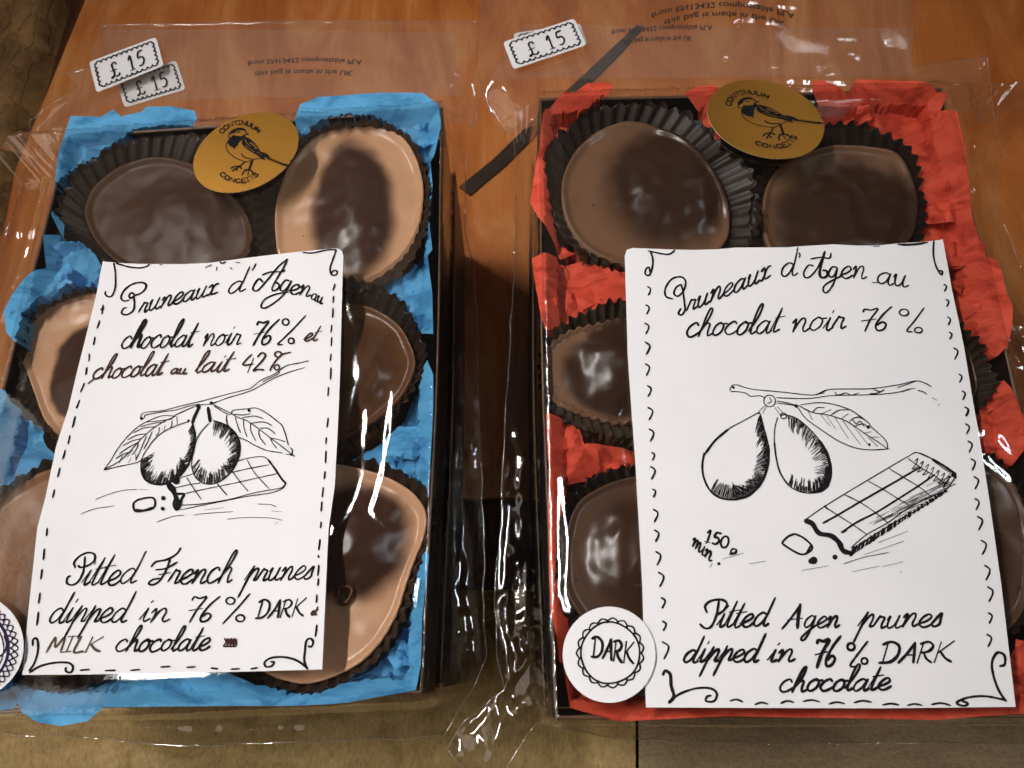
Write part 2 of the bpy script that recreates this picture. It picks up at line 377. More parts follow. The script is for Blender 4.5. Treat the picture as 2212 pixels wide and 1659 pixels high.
BLUE = [
 ([(134, 447), (138, 390), (145, 345), (158, 305), (170, 272), (233, 273), (260, 259), (277, 273), (320, 263), (330, 252), (383, 251), (433, 262), (438, 277), (424, 300), (370, 310), (290, 335), (220, 370), (185, 410), (150, 450), (140, 520), (127, 480)], -.002),
 ([(636, 318), (644, 275), (655, 245), (690, 229), (800, 221), (915, 219), (950, 245), (955, 292), (940, 348), (925, 362), (905, 345), (875, 320), (850, 300), (800, 285), (740, 285), (690, 300), (655, 330)], -.0015),
 ([(908, 340), (930, 345), (938, 420), (928, 480), (938, 560), (908, 580), (905, 520), (918, 480), (922, 420)], -.004),
 ([(97, 510), (120, 499), (180, 514), (215, 570), (222, 640), (170, 670), (120, 700), (80, 730), (40, 745), (18, 722), (11, 675), (30, 638), (60, 600), (95, 575)], .0016),
 ([(495, 600), (500, 562), (510, 547), (530, 544), (546, 560), (550, 600)], -.004),
 ([(785, 615), (815, 580), (841, 557), (871, 578), (898, 540), (920, 519), (937, 651), (939, 736), (911, 724), (880, 710), (860, 690), (838, 660), (800, 640)], -.002),
 ([(740, 990), (791, 962), (845, 922), (871, 886), (898, 820), (925, 786), (939, 821), (939, 888), (936, 954), (928, 1080), (900, 1070), (858, 1040), (810, 1028), (760, 1020)], -.0015),
 ([(918, 1185), (890, 1220), (880, 1287), (860, 1317), (840, 1355), (815, 1390), (780, 1430), (740, 1455), (650, 1480), (640, 1521), (760, 1516), (903, 1490), (914, 1436), (917, 1334), (931, 1206)], -.0025),
 ([(20, 1463), (51, 1450), (88, 1462), (142, 1470), (203, 1470), (237, 1460), (278, 1446), (339, 1446), (474, 1440), (500, 1458), (550, 1480), (644, 1484), (737, 1470), (740, 1519), (644, 1524), (508, 1524), (373, 1525), (237, 1527), (203, 1556), (146, 1567), (95, 1558), (68, 1541), (44, 1517), (24, 1487)], -.0005),
 ([(-60, 890), (0, 900), (20, 852), (33, 856), (40, 878), (75, 905), (92, 935), (98, 964), (125, 990), (80, 1040), (20, 1090), (-60, 1120)], -.002),
 ([(-40, 1480), (40, 1462), (60, 1500), (50, 1530), (-30, 1540)], -.002),
]
RED = [
 ([(1171, 263), (1178, 246), (1221, 216), (1238, 220), (1268, 196), (1311, 197), (1322, 203), (1310, 222), (1275, 245), (1235, 290), (1208, 330), (1195, 370), (1205, 430), (1232, 484), (1258, 508), (1258, 535), (1211, 551), (1191, 520), (1158, 477), (1144, 453), (1158, 367), (1165, 333)], -.001),
 ([(1148, 571), (1172, 557), (1292, 543), (1400, 548), (1400, 680), (1320, 675), (1255, 695), (1215, 722), (1192, 727), (1175, 719), (1165, 681), (1155, 621)], -.0005),
 ([(1178, 904), (1205, 904), (1250, 920), (1262, 958), (1325, 958), (1400, 964), (1400, 1015), (1325, 1030), (1258, 1036), (1225, 1045), (1192, 1040), (1182, 1001)], -.0015),
 ([(1184, 1020), (1225, 1030), (1228, 1097), (1220, 1141), (1226, 1209), (1226, 1317), (1250, 1351), (1240, 1400), (1225, 1440), (1205, 1430), (1200, 1380), (1186, 1314), (1183, 1232), (1182, 1097)], -.003),
 ([(1215, 1440), (1260, 1470), (1300, 1500), (1400, 1505), (1640, 1500), (1900, 1495), (2180, 1480), (2200, 1380), (2250, 1390), (2270, 1535), (2100, 1545), (2000, 1553), (1800, 1549), (1560, 1545), (1330, 1556), (1290, 1545), (1230, 1528)], -.002),
 ([(1746, 192), (1774, 193), (1823, 216), (1839, 190), (1984, 194), (2034, 223), (2022, 251), (2054, 259), (2070, 332), (2078, 405), (2084, 478), (2098, 526), (2118, 575), (2000, 575), (1975, 540), (1962, 500), (1968, 445), (1966, 405), (1950, 345), (1935, 322), (1900, 318), (1843, 332), (1794, 346), (1797, 316), (1827, 299), (1819, 267), (1778, 239), (1746, 212)], -.001),
 ([(1555, 560), (1580, 520), (1616, 492), (1644, 530), (1660, 560)], -.003),
 ([(1470, 228), (1500, 214), (1535, 212), (1560, 240), (1560, 300), (1535, 290), (1505, 250)], -.003),
 ([(2020, 540), (2081, 494), (2089, 528), (2113, 539), (2115, 565), (2139, 573), (2150, 600), (2160, 642), (2174, 674), (2172, 716), (2161, 758), (2144, 776), (2118, 766), (2098, 742), (2070, 725), (2050, 703), (2040, 626)], -.0005),
 ([(2090, 880), (2118, 868), (2150, 820), (2176, 864), (2200, 931), (2194, 981), (2181, 1008), (2139, 1000), (2110, 985), (2090, 940)], -.001),
]
def layered(polys, seed):
    """Adds folded-over flaps: smaller torn pieces of the same sheet lying on each patch."""
    rnd = random.Random(seed); out = []
    for poly, dz in polys:
        out.append((poly, dz - .0018)); q = [Vector(p) for p in poly]
        xs = [p.x for p in q]; ys = [p.y for p in q]; area = (max(xs) - min(xs)) * (max(ys) - min(ys))
        for k in range(max(1, min(6, int(area / 14000)))):
            for tries in range(40):
                c = Vector((rnd.uniform(min(xs), max(xs)), rnd.uniform(min(ys), max(ys))))
                a0 = rnd.uniform(0, 6.28); r = rnd.uniform(28, 62)
                n = rnd.choice((4, 5)); f = [(c.x + r * rnd.uniform(.6, 1.15) * math.cos(a0 + 6.283 * i / n), c.y + r * rnd.uniform(.45, .9) * math.sin(a0 + 6.283 * i / n)) for i in range(n)]
                if inside(c, q) and all(inside(p, q) for p in f): out.append((f, dz - .0002)); break
    return out
# ------------------------------------------------------------------ fluted cups and chocolates
def grow(P, k):
    c = sum(P, Vector((0, 0))) / len(P)
    return [p + (p - c).normalized() * k for p in P]
def make_cup(cup_px, choc_px, zr, seed, mat, label, rimdz=-.0018):
    rnd = random.Random(seed)
    zc = zr - .0058
    NP = 44; n = NP * 6
    rimP = resample([at(x, y, zr + rimdz).to_2d() for x, y in spline(cup_px, 6, True)], n)
    inn = resample([at(x, y, zc).to_2d() for x, y in spline(choc_px, 6, True)], n)
    # match start points
    c = sum(inn, Vector((0, 0))) / n
    ang = lambda p: math.atan2(p.y - c.y, p.x - c.x)
    k0 = min(range(n), key=lambda k: abs(ang(rimP[k]))); rimP = rimP[k0:] + rimP[:k0]
    k0 = min(range(n), key=lambda k: abs(ang(inn[k]))); inn = inn[k0:] + inn[:k0]
    rings = []; V = []
    ph = [rnd.uniform(.55, 1.35) for _ in range(NP)]; jag = [rnd.uniform(-.0010, .0012) for _ in range(NP)]
    lean = [rnd.uniform(-.35, .35) for _ in range(NP)]
    for ri, (t, kind) in enumerate([(1.0, 'rim'), (.86, 'w'), (.6, 'w'), (.3, 'w'), (0, 'in'), (-1, 'low')]):
        for i in range(n):
            f = (i / 6) % 1; pl = int(i / 6) % NP
            f2 = min(1, max(0, f + lean[pl] * .15))
            tri = 1 - abs(2 * f2 - 1) * 2
            tri = max(-1, min(1, tri * 1.5))
            a, b_ = inn[i], rimP[i]
            d = (b_ - a); L = d.length; out = (a - c).normalized()
            amp = .00052 * ph[pl] * (1 if t >= 0 else .6)
            if t >= 0:
                p = a.lerp(b_, t) + out * amp * tri
                z = (zc - .0012) + (zr + rimdz - zc + .0012) * (t ** .9)
                if kind == 'rim': z += .00045 * tri + jag[pl] * .9 + .0009 * noise.noise(Vector((i * .03, seed, 0)))
            else:
                p = c + (a - c) * .9 + out * amp * tri; z = .004
            V.append((p.x, p.y, min(z, zr - .0002)))
    Fc = []
    for r in range(5):
        for i in range(n):
            j = (i + 1) % n; Fc.append([r * n + i, r * n + j, (r + 1) * n + j, (r + 1) * n + i])
    Fc.append([5 * n + i for i in range(n)][::-1])
    o = mesh_obj('paper_cup', V, Fc, mat, None, False)
    prop(o, label, 'paper cup', 'fluted paper cups')
    return o
def make_choc(choc_px, core, zr, seed, mat, label, dome=.0030, soft=.35, flute=0.0):
    """core = (px, py, rx, ry, angle) of the prune under the coating."""
    zc = zr - .0053
    n, m = 120, 34
    P = resample([at(x, y, zc).to_2d() for x, y in spline(choc_px, 6, True)], n)
    c = sum(P, Vector((0, 0))) / n
    k = at(CX, core[1], zc); pm = (at(core[0] + 1, core[1], zc) - at(core[0], core[1], zc)).length
    pv = (at(core[0], core[1], zc) - at(core[0], core[1] + 1, zc)).length
    cc = at(core[0], core[1], zc).to_2d(); ca, sa = math.cos(core[4]), math.sin(core[4])
    V = [];  coat = []
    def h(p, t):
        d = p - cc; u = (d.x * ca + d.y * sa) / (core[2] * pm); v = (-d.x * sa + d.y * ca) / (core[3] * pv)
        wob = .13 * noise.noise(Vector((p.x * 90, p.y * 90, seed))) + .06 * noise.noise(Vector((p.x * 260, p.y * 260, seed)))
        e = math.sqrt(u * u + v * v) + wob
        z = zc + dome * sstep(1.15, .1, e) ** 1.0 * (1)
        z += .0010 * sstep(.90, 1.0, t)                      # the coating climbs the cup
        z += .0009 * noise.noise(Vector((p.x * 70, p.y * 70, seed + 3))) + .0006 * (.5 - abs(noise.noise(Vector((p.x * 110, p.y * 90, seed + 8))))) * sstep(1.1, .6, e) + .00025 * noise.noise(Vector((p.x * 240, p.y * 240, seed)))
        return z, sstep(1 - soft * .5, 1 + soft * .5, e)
    z, q = h(c, 0); V.append((c.x, c.y, z)); coat.append(q)
    for r in range(1, m + 1):
        t = r / m; t = t ** .8
        for i in range(n):
            p = c + (P[i] - c) * t
            if flute and t > .8: p = p + (P[i] - c).normalized() * flute * math.sin(i / n * 2 * math.pi * 40) * (t - .8) * 5
            z, q = h(p, t); V.append((p.x, p.y, z)); coat.append(q)
    for i in range(n):
        p = c + (P[i] - c) * .94; V.append((p.x, p.y, .006)); coat.append(1)
    Fc = [[0, 1 + i, 1 + (i + 1) % n] for i in range(n)]
    for r in range(m):
        for i in range(n):
            j = (i + 1) % n; Fc.append([1 + r * n + i, 1 + (r + 1) * n + i, 1 + (r + 1) * n + j, 1 + r * n + j])
    Fc.append([1 + m * n + i for i in range(n)])
    o = mesh_obj('chocolate', V, Fc, mat)
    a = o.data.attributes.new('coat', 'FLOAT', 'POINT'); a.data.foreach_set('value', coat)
    prop(o, label, 'chocolate', 'chocolate covered prunes')
    return o
def shrink(P, k):
    cx = sum(p[0] for p in P) / len(P); cy = sum(p[1] for p in P) / len(P)
    return [(cx + (x - cx) * k, cy + (y - cy) * k) for x, y in P]
L_TLc = [(123, 455), (140, 407), (187, 353), (267, 310), (350, 287), (420, 290), (500, 325), (545, 390), (556, 450), (548, 520), (500, 590), (380, 615), (250, 590), (200, 540), (150, 492)]
L_TL = [(187, 467), (200, 417), (233, 383), (283, 353), (350, 343), (417, 360), (467, 393), (520, 443), (545, 500), (530, 560), (400, 600), (280, 580), (215, 530)]
L_TR = [(656, 326), (696, 288), (759, 276), (812, 276), (862, 294), (891, 328), (908, 369), (915, 420), (905, 487), (878, 541), (838, 580), (780, 610), (680, 610), (612, 570), (596, 505), (600, 434), (625, 367)]
L_TRc = [(645, 312), (690, 277), (759, 266), (815, 266), (870, 284), (904, 324), (921, 369), (929, 420), (924, 490), (895, 555), (850, 600), (780, 630), (670, 630), (580, 580), (552, 505), (560, 430), (600, 360)]
L_ML = [(40, 735), (67, 696), (100, 670), (150, 646), (200, 636), (290, 655), (330, 760), (300, 880), (220, 950), (150, 955), (118, 934), (95, 898), (80, 854), (64, 810), (45, 775)]
L_MLc = [(48, 735), (66, 692), (100, 660), (150, 636), (210, 624), (310, 645), (350, 760), (320, 900), (230, 975), (140, 958), (105, 935), (68, 908), (50, 878), (44, 835), (42, 785)]
L_MR = [(741, 660), (791, 664), (831, 681), (865, 708), (888, 748), (898, 784), (888, 821), (865, 861), (825, 898), (775, 931), (728, 951), (640, 930), (585, 850), (580, 760), (620, 690), (680, 660)]
L_MRc = [(745, 599), (791, 612), (838, 631), (875, 661), (900, 710), (922, 761), (911, 805), (882, 856), (848, 893), (808, 918), (770, 940), (731, 968), (630, 955), (560, 860), (555, 740), (610, 650), (680, 608)]
L_BL = [(-60, 1200), (-30, 1110), (40, 1052), (120, 1015), (220, 1010), (320, 1080), (360, 1200), (330, 1340), (250, 1430), (120, 1462), (30, 1440), (-30, 1350)]
L_BLc = [(-52, 1200), (-30, 1095), (40, 1034), (120, 990), (220, 985), (340, 1065), (380, 1200), (350, 1350), (260, 1455), (120, 1490), (20, 1466), (-60, 1365)]
L_BR = [(722, 1006), (770, 1012), (815, 1024), (856, 1042), (890, 1064), (914, 1092), (922, 1120), (915, 1162), (896, 1210), (878, 1262), (860, 1320), (836, 1366), (810, 1402), (770, 1438), (700, 1470), (640, 1475), (560, 1440), (545, 1350), (560, 1200), (600, 1080), (660, 1020)]
L_BRc = [(726, 984), (773, 990), (815, 998), (862, 1016), (900, 1040), (928, 1067), (938, 1104), (932, 1158), (912, 1208), (896, 1258), (880, 1320), (855, 1369), (830, 1407), (794, 1440), (715, 1486), (640, 1496), (545, 1455), (525, 1350), (540, 1190), (585, 1065), (655, 1000)]
R_TLc = [(1178, 353), (1192, 310), (1218, 280), (1258, 250), (1292, 232), (1325, 224), (1395, 222), (1470, 236), (1527, 275), (1570, 322), (1618, 358), (1632, 400), (1636, 500), (1560, 580), (1400, 590), (1290, 555), (1228, 530), (1198, 480), (1184, 410)]
R_TL = [(1212, 420), (1225, 362), (1255, 317), (1292, 287), (1342, 270), (1385, 270), (1438, 291), (1487, 324), (1535, 372), (1564, 429), (1574, 478), (1562, 530), (1500, 570), (1380, 580), (1280, 545), (1230, 490)]
R_TR = [(1646, 466), (1655, 405), (1681, 366), (1721, 342), (1802, 318), (1883, 322), (1940, 340), (1972, 405), (1976, 466), (1958, 525), (1900, 565), (1780, 575), (1690, 565), (1655, 525)]
R_TRc = [(1618, 466), (1632, 395), (1665, 350), (1715, 300), (1802, 270), (1890, 276), (1960, 318), (1990, 400), (1995, 470), (1975, 545), (1900, 592), (1780, 598), (1680, 588), (1630, 535)]
R_ML = [(1172, 800), (1182, 755), (1225, 720), (1292, 703), (1352, 693), (1440, 720), (1480, 800), (1440, 885), (1350, 915), (1292, 905), (1232, 885), (1182, 855)]
R_MLc = [(1164, 800), (1172, 750), (1195, 719), (1242, 681), (1292, 661), (1352, 651), (1460, 690), (1510, 800), (1460, 905), (1350, 945), (1292, 934), (1250, 920), (1203, 897), (1172, 868)]
R_MR = [(1900, 760), (1960, 700), (2040, 715), (2085, 760), (2104, 810), (2104, 850), (2060, 900), (1960, 920), (1890, 860)]
R_MRc = [(1870, 760), (1940, 672), (2040, 680), (2100, 728), (2131, 771), (2152, 822), (2128, 866), (2070, 930), (1950, 950), (1860, 880)]
R_BL = [(1218, 1190), (1240, 1100), (1285, 1060), (1350, 1035), (1450, 1030), (1530, 1090), (1545, 1200), (1505, 1310), (1420, 1365), (1300, 1365), (1242, 1315), (1220, 1260)]
R_BLc = [(1203, 1190), (1224, 1085), (1270, 1035), (1345, 1008), (1455, 1005), (1550, 1075), (1568, 1200), (1525, 1325), (1425, 1388), (1295, 1388), (1225, 1330), (1204, 1260)]
R_BR = [(1960, 1180), (2000, 1080), (2060, 1010), (2130, 1000), (2180, 1040), (2215, 1120), (2225, 1220), (2200, 1330), (2120, 1380), (2020, 1350), (1970, 1270)]
R_BRc = [(1940, 1180), (1985, 1065), (2055, 992), (2130, 982), (2192, 1025), (2232, 1115), (2242, 1220), (2216, 1345), (2125, 1402), (2010, 1372), (1950, 1280)]
CH = [
 (L_TLc, L_TL, (390, 480, 130, 90, -.2), ZL, 'matte_milk', 'plain brown chocolate in the blue tissue box, left of the gold sticker', 'wide fluted black brown cup left of the gold sticker in the blue tissue box', .0022, 1.3),
 (L_TRc, L_TR, (762, 455, 88, 150, .05), ZL, 'dark', 'tan edged chocolate with a dark core, right of the gold sticker beside blue tissue', 'narrow rimmed cup right of the gold sticker in the blue tissue box', .0032, .4),
 (L_MLc, L_ML, (218, 806, 108, 112, .1), ZL, 'dark', 'tan edged dark chocolate peeping out left of the white label on the blue box', 'ragged black cup left of the white label on the blue box', .0034, .14),
 (L_MRc, L_MR, (760, 800, 115, 105, .3), ZL, 'milk', 'shiny brown chocolate half under the right edge of the label on the blue box', 'torn dark cup right of the middle of the label on the blue box', .0036, 1.0),
 (L_BLc, L_BL, (150, 1250, 140, 150, 0), ZL, 'pale_milk', 'light brown milk chocolate beside the purple inked sticker', 'brown fluted cup round the light brown chocolate beside the purple inked sticker', .0026, 1.2),
 (L_BRc, L_BR, (752, 1170, 132, 128, .35), ZL, 'dark', 'large tan chocolate with dark oval core and a curl, bottom right of the blue box', 'scalloped brown cup round the large tan chocolate with a curl', .0032, .35),
 (R_TLc, R_TL, (1452, 392, 135, 140, -.4), ZR, 'darkest', 'dark chocolate with tan lower edge, left of the gold sticker in red tissue box', 'tall dark cup left of the gold sticker in the red tissue box', .0030, .5),
 (R_TRc, R_TR, (1850, 490, 170, 145, 0), ZR, 'darkest', 'blackish chocolate under the gold sticker beside the red tissue', 'black cup under the gold sticker at the far right of the red tissue box', .0026, .4),
 (R_MLc, R_ML, (1345, 800, 130, 105, 0), ZR, 'darkest', 'grey brown chocolate with ridged rim left of the label on the red box', 'dark cup left of the middle of the label on the red box', .0030, .22),
 (R_MRc, R_MR, (1990, 810, 90, 90, 0), ZR, 'plain_dark', 'sliver of chocolate right of the label on the red box', 'grey brown pleated cup right of the label on the red box', .0026, .4),
 (R_BLc, R_BL, (1390, 1200, 130, 130, 0), ZR, 'plain_dark', 'dark brown chocolate above the DARK sticker', 'dark cup above the round DARK sticker', .0030, .4),
 (R_BRc, R_BR, (2075, 1190, 90, 150, 0), ZR, 'plain_dark', 'dark chocolate at the lower right edge of the label on the red box', 'dark cup at the lower right edge of the label on the red box', .0026, .5),
]
LR = layered(RED, 4)
V, Fc = tissue_parts(layered(BLUE, 3), ZL, 11, [c[0] for c in CH[:6]]); o = mesh_obj('tissue_paper', V, Fc, M['blue']); o.data.set_sharp_from_angle(angle=math.radians(20))
prop(o, 'crumpled sky blue tissue paper tucked round the chocolates', 'tissue paper')
V, Fc = tissue_parts(LR, ZR, 47, [c[0] for c in CH[6:]]); o = mesh_obj('tissue_paper', V, Fc, M['red']); o.data.set_sharp_from_angle(angle=math.radians(20))
prop(o, 'crumpled orange red tissue paper tucked round the dark chocolates', 'tissue paper')

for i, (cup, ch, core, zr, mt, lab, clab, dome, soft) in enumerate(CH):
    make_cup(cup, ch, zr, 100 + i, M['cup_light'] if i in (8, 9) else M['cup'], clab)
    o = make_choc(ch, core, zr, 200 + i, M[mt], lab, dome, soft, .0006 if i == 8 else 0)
    if i in (4, 5, 10):        # little curl of chocolate left by the dipping fork
        px, py = {4: (92, 1352), 5: (745, 1282), 10: (1378, 1245)}[i]
        q = at(px, py, zr - .0036)
        V = []; Fc = []; a_, b_ = 26, 10; rad = .0016
        for s in range(a_):
            A = 2 * math.pi * s / a_
            for t in range(b_):
                B_ = 2 * math.pi * t / b_; rr = rad * (1 + .12 * math.sin(3 * A)) + .0005 * math.cos(B_)
                V.append((q.x + rr * math.cos(A), q.y + rr * 1.15 * math.sin(A), q.z - .0006 + .0011 * math.sin(B_)))
        for s in range(a_):
            for t in range(b_):
                Fc.append([s * b_ + t, ((s + 1) % a_) * b_ + t, ((s + 1) % a_) * b_ + (t + 1) % b_, s * b_ + (t + 1) % b_])
        k = mesh_obj('curl', V, Fc, M['milk'], o)

# ------------------------------------------------------------------ cellophane bags
CREASE = {'L': [
   ([(858, 854), (845, 960), (837, 1020), (820, 1084), (815, 1109), (859, 1148), (906, 1196), (904, 1218), (889, 1282), (889, 1332), (884, 1371)], .00050),
   ([(800, 900), (797, 960), (795, 1022), (780, 1079), (753, 1134), (711, 1171)], .00035),
   ([(760, 430), (800, 380), (850, 345)], .0002), ([(790, 1410), (870, 1480)], .0003)],
 'R': [
   ([(1268, 871), (1261, 971), (1252, 1074), (1237, 1188), (1231, 1290), (1246, 1307), (1285, 1232), (1336, 1148), (1369, 1104)], .00045),
   ([(1358, 838), (1331, 888), (1328, 948), (1345, 1048)], .0005), ([(1220, 1040), (1222, 1199), (1219, 1280)], .0004),
   ([(2081, 573), (2085, 631), (2083, 674), (2069, 721)], .0004), ([(2118, 935), (2155, 941), (2181, 973), (2200, 1018)], .0006),
   ([(2131, 992), (2171, 1026), (2200, 1058)], .0005), ([(1891, 81), (1847, 150)], .0010)]}
OUT = {'L': [(55, 252), (165, 176), (138, 150), (186, 140), (214, 46), (620, 40), (1028, 38), (1032, 232), (1006, 292), (1006, 500), (1022, 560), (1030, 700), (1038, 1000), (1046, 1150), (1044, 1290), (1052, 1420), (1024, 1482), (960, 1592), (700, 1601), (400, 1612), (160, 1592), (0, 1585), (-260, 1590), (-230, 1300), (-95, 860), (0, 560), (70, 330)],
       'R': [(1038, -50), (1500, -50), (1976, -50), (1976, 135), (2140, 116), (2162, 330), (2146, 430), (2200, 560), (2300, 900), (2450, 1500), (2440, 1610), (2000, 1604), (1600, 1608), (1300, 1592), (1160, 1560), (1090, 1660), (1000, 1664), (966, 1618), (1000, 1560), (1090, 1490), (1072, 1420), (1068, 1290), (1080, 1150), (1086, 1000), (1098, 800), (1112, 560), (1112, 300), (1036, 190)]}
ZFLAP = .009
SK2 = Frame(1200, 2000, .61736)
SKIRT = {'L': [([SK2(*p) for p in L], h) for L, h in (([(1040, 0), (1080, 300), (1100, 640), (1128, 1000), (1110, 1100)], .0012), ([(985, -200), (1010, 100), (1050, 420), (1070, 800), (1085, 1000)], .0010), ([(880, 60), (900, 300), (870, 600)], .0008), ([(790, 820), (860, 850), (890, 1000), (900, 1180)], .0010), ([(760, 1150), (860, 1210)], .0012), ([(900, 1100), (965, 1180)], .0010))] +
             [([(965, 300), (985, 360), (990, 430), (975, 500)], .0012), ([(1010, 330), (985, 420), (1000, 500), (1015, 560)], .0010), ([(60, 256), (75, 300), (110, 350), (125, 380)], .0010), ([(100, 262), (95, 420), (30, 620)], .0010), ([(200, 1565), (420, 1582), (700, 1578)], .0012), ([(650, 250), (800, 242), (990, 230)], .0010), ([(320, 262), (180, 272), (70, 258)], .0010)],
         'R': [([SK2(*p) for p in L], h) for L, h in (([(1260, 0), (1235, 300), (1220, 700), (1250, 1000), (1290, 1160)], .0012), ([(1340, 350), (1340, 460), (1235, 620), (1270, 800), (1300, 1050)], .0014), ([(1400, 250), (1390, 500), (1380, 880), (1420, 930), (1500, 860)], .0012), ([(1440, 100), (1450, 450), (1440, 700), (1400, 760)], .0012), ([(1330, 480), (1340, 620), (1325, 800)], .0012), ([(1580, 650), (1500, 850), (1350, 1050), (1200, 1230), (1000, 1420)], .0012), ([(1350, 1270), (1370, 1350), (1200, 1500)], .0010), ([(1350, 100), (1360, 220), (1420, 140)], .0010))] +
             [([(1060, 215), (1075, 300), (1060, 330), (1085, 380)], .0012), ([(1070, 235), (1100, 260), (1140, 250)], .0012), ([(1085, 300), (1120, 400), (1125, 560)], .0010), ([(2050, 220), (2080, 300), (2100, 400), (2130, 420)], .0012), ([(2060, 200), (2120, 150), (2150, 120)], .0010), ([(2150, 560), (2190, 680), (2212, 720)], .0012), ([(2212, 720), (2180, 760), (2212, 800)], .0012), ([(1900, 1565), (2000, 1590), (2060, 1560)], .0012), ([(1300, 172), (1600, 160), (1900, 165), (2030, 160)], .0010)]}
def make_bag(side, zr, Q, label):
    rnd = random.Random(5 if side == 'L' else 6)
    root = empty('cellophane_bag', (Q[0].x, Q[0].y, 0)); prop(root, label, 'bag', 'clear cellophane bags')
    out = P2(OUT[side], .010)
    if side == 'L': pass
    pts, fc, B = fill(out, .0008, rnd, .25, .0009)
    Qo = grow(Q, .0010)
    back = max(Q, key=lambda p: p.y).y
    cre = []
    for path, hgt in CREASE[side]:
        cre.append(([at(x, y, zr + .001).to_2d() for x, y in spline(path, 5)], hgt))
    sk = [([at(x, y, .012).to_2d() for x, y in spline(path, 5)], hgt) for path, hgt in SKIRT[side]]
    x0, x1 = min(p.x for p in Q), max(p.x for p in Q); y0, y1 = min(p.y for p in Q), max(p.y for p in Q)
    for k in range(26):      # faint pulls in the film
        a = Vector((rnd.uniform(x0 + .006, x1 - .006), rnd.uniform(y0 + .006, y1 - .006))); an = rnd.gauss(math.pi / 2, .5); L = rnd.uniform(.012, .05); q_ = [a]
        for j in range(8): an += rnd.gauss(0, .12); q_.append(q_[-1] + Vector((math.cos(an), math.sin(an))) * L / 8)
        cre.append((q_, rnd.uniform(.00008, .00026)))
    bk = [Q[2], Q[3]] if False else sorted(Q, key=lambda p: -p.y)[:2]
    V = []
    for p in pts:
        ins = inside(p, Qo); d = polydist(p, Qo)
        pv = Vector((p.x, p.y, 0)); sd = 1.7 if side == 'L' else 9.1
        if ins:
            z = zr + .0016 + .0010 * sstep(0, .007, d)
            z += .00022 * noise.noise(Vector((p.x * 45, p.y * 30, sd))) + .00004 * noise.noise(Vector((p.x * 160, p.y * 90, sd)))
            for path, hgt in cre:
                if min(abs(path[k].x - p.x) + abs(path[k].y - p.y) for k in range(0, len(path), 3)) < .012:
                    e = min(segdist(p, path[k], path[k + 1]) for k in range(len(path) - 1))
                    z += hgt * (.75 + .5 * noise.noise(Vector((p.x * 90, p.y * 90, 3.3)))) * .78 * math.exp(-(e / .0014) ** 2)
        else:
            D = polydist(p, out)
            # line through the far rim tells what lies behind the box
            a, b_ = bk; nrm = Vector((-(b_ - a).y, (b_ - a).x)); nrm = nrm if nrm.y > 0 else -nrm; nrm.normalize()
            behind = (p - a).dot(nrm)
            if behind > 0:
                t = sstep(0, .016, behind)
                z = zr + (ZFLAP - zr) * t + .0007 * noise.noise(Vector((p.x * 30, p.y * 50, sd))) + .00022 * noise.noise(Vector((p.x * 150, p.y * 190, sd)))
                bw = sstep(0, .003, behind) * (1 - sstep(.016, .024, behind))
                z += bw * (.0009 * noise.noise(Vector((p.x * 45, p.y * 330, sd + 2))) + .0006 * noise.noise(Vector((p.x * 260, p.y * 120, sd + 3))))
                z -= .006 * (1 - sstep(0, .010, D)) * (1 - sstep(.02, .04, behind))
                for path, hgt in cre:
                    e = min(segdist(p, path[k], path[k + 1]) for k in range(len(path) - 1)); z += hgt * math.exp(-(e / .0013) ** 2)
            else:
                t = d / (d + D + 1e-6)
                z = zr + .0014 - (zr - .016) * sstep(0, .34, t) - .007 * t
                wv = sstep(.04, .3, t)
                z += wv * (.0010 * noise.noise(Vector((p.x * 170, p.y * 26, sd))) + .00065 * noise.noise(Vector((p.x * 330, p.y * 60, sd + 4))) + .00035 * noise.noise(Vector((p.x * 420, p.y * 300, sd))))
        if not ins:
            for path, hgt in sk:
                if min(abs(path[k].x - p.x) + abs(path[k].y - p.y) for k in range(0, len(path), 2)) < .014:
                    e = min(segdist(p, path[k], path[k + 1]) for k in range(len(path) - 1)); z += hgt * .8 * math.exp(-(e / .0010) ** 2)
        V.append((p.x, p.y, max(z, .0016)))
    a, b_ = bk; nrm = Vector((-(b_ - a).y, (b_ - a).x)); nrm = nrm if nrm.y > 0 else -nrm; nrm.normalize()
    ff = [f for f in fc if (pts[f[0]] - a).dot(nrm) < .012]
    fo = mesh_obj('film', V, ff, M['film'], root); fo.data.materials.append(M['fold'])
    isin = [inside(p, Qo) for p in pts]; fo.data.polygons.foreach_set('material_index', [0 if isin[f[0]] else 1 for f in ff])
    mesh_obj('flap', V, [f for f in fc if (pts[f[0]] - a).dot(nrm) >= .012], M['flap'], root)
    # welded edge of the film
    zb = []
    path = []
    for i in range(len(out)):
        a, b_ = out[i], out[(i + 1) % len(out)]; n = max(1, int((b_ - a).length / .002))
        for k in range(n): path.append(a.lerp(b_, k / n))
    tube_v, tube_f = [], []
    m = len(path); S = 6
    for i, p in enumerate(path):
        tdir = (path[(i + 1) % m] - path[i - 1]).normalized(); nn = Vector((-tdir.y, tdir.x))
        a, b_ = bk; nrm = Vector((-(b_ - a).y, (b_ - a).x)); nrm = nrm if nrm.y > 0 else -nrm; nrm.normalize(); behind = (p - a).dot(nrm)
        zc = .0100 if behind < .006 else ZFLAP - .001
        for s in range(S):
            an = 2 * math.pi * s / S; r_ = .00022
            wb = .0007 * noise.noise(Vector((p.x * 130, p.y * 130, 4))); r_ *= .55 + .6 * abs(noise.noise(Vector((p.x * 300, p.y * 300, 8)))); q = p + nn * (r_ * math.cos(an) + wb); tube_v.append((q.x, q.y, zc + r_ * math.sin(an) + .0006 * noise.noise(Vector((p.x * 160, p.y * 160, 2)))))
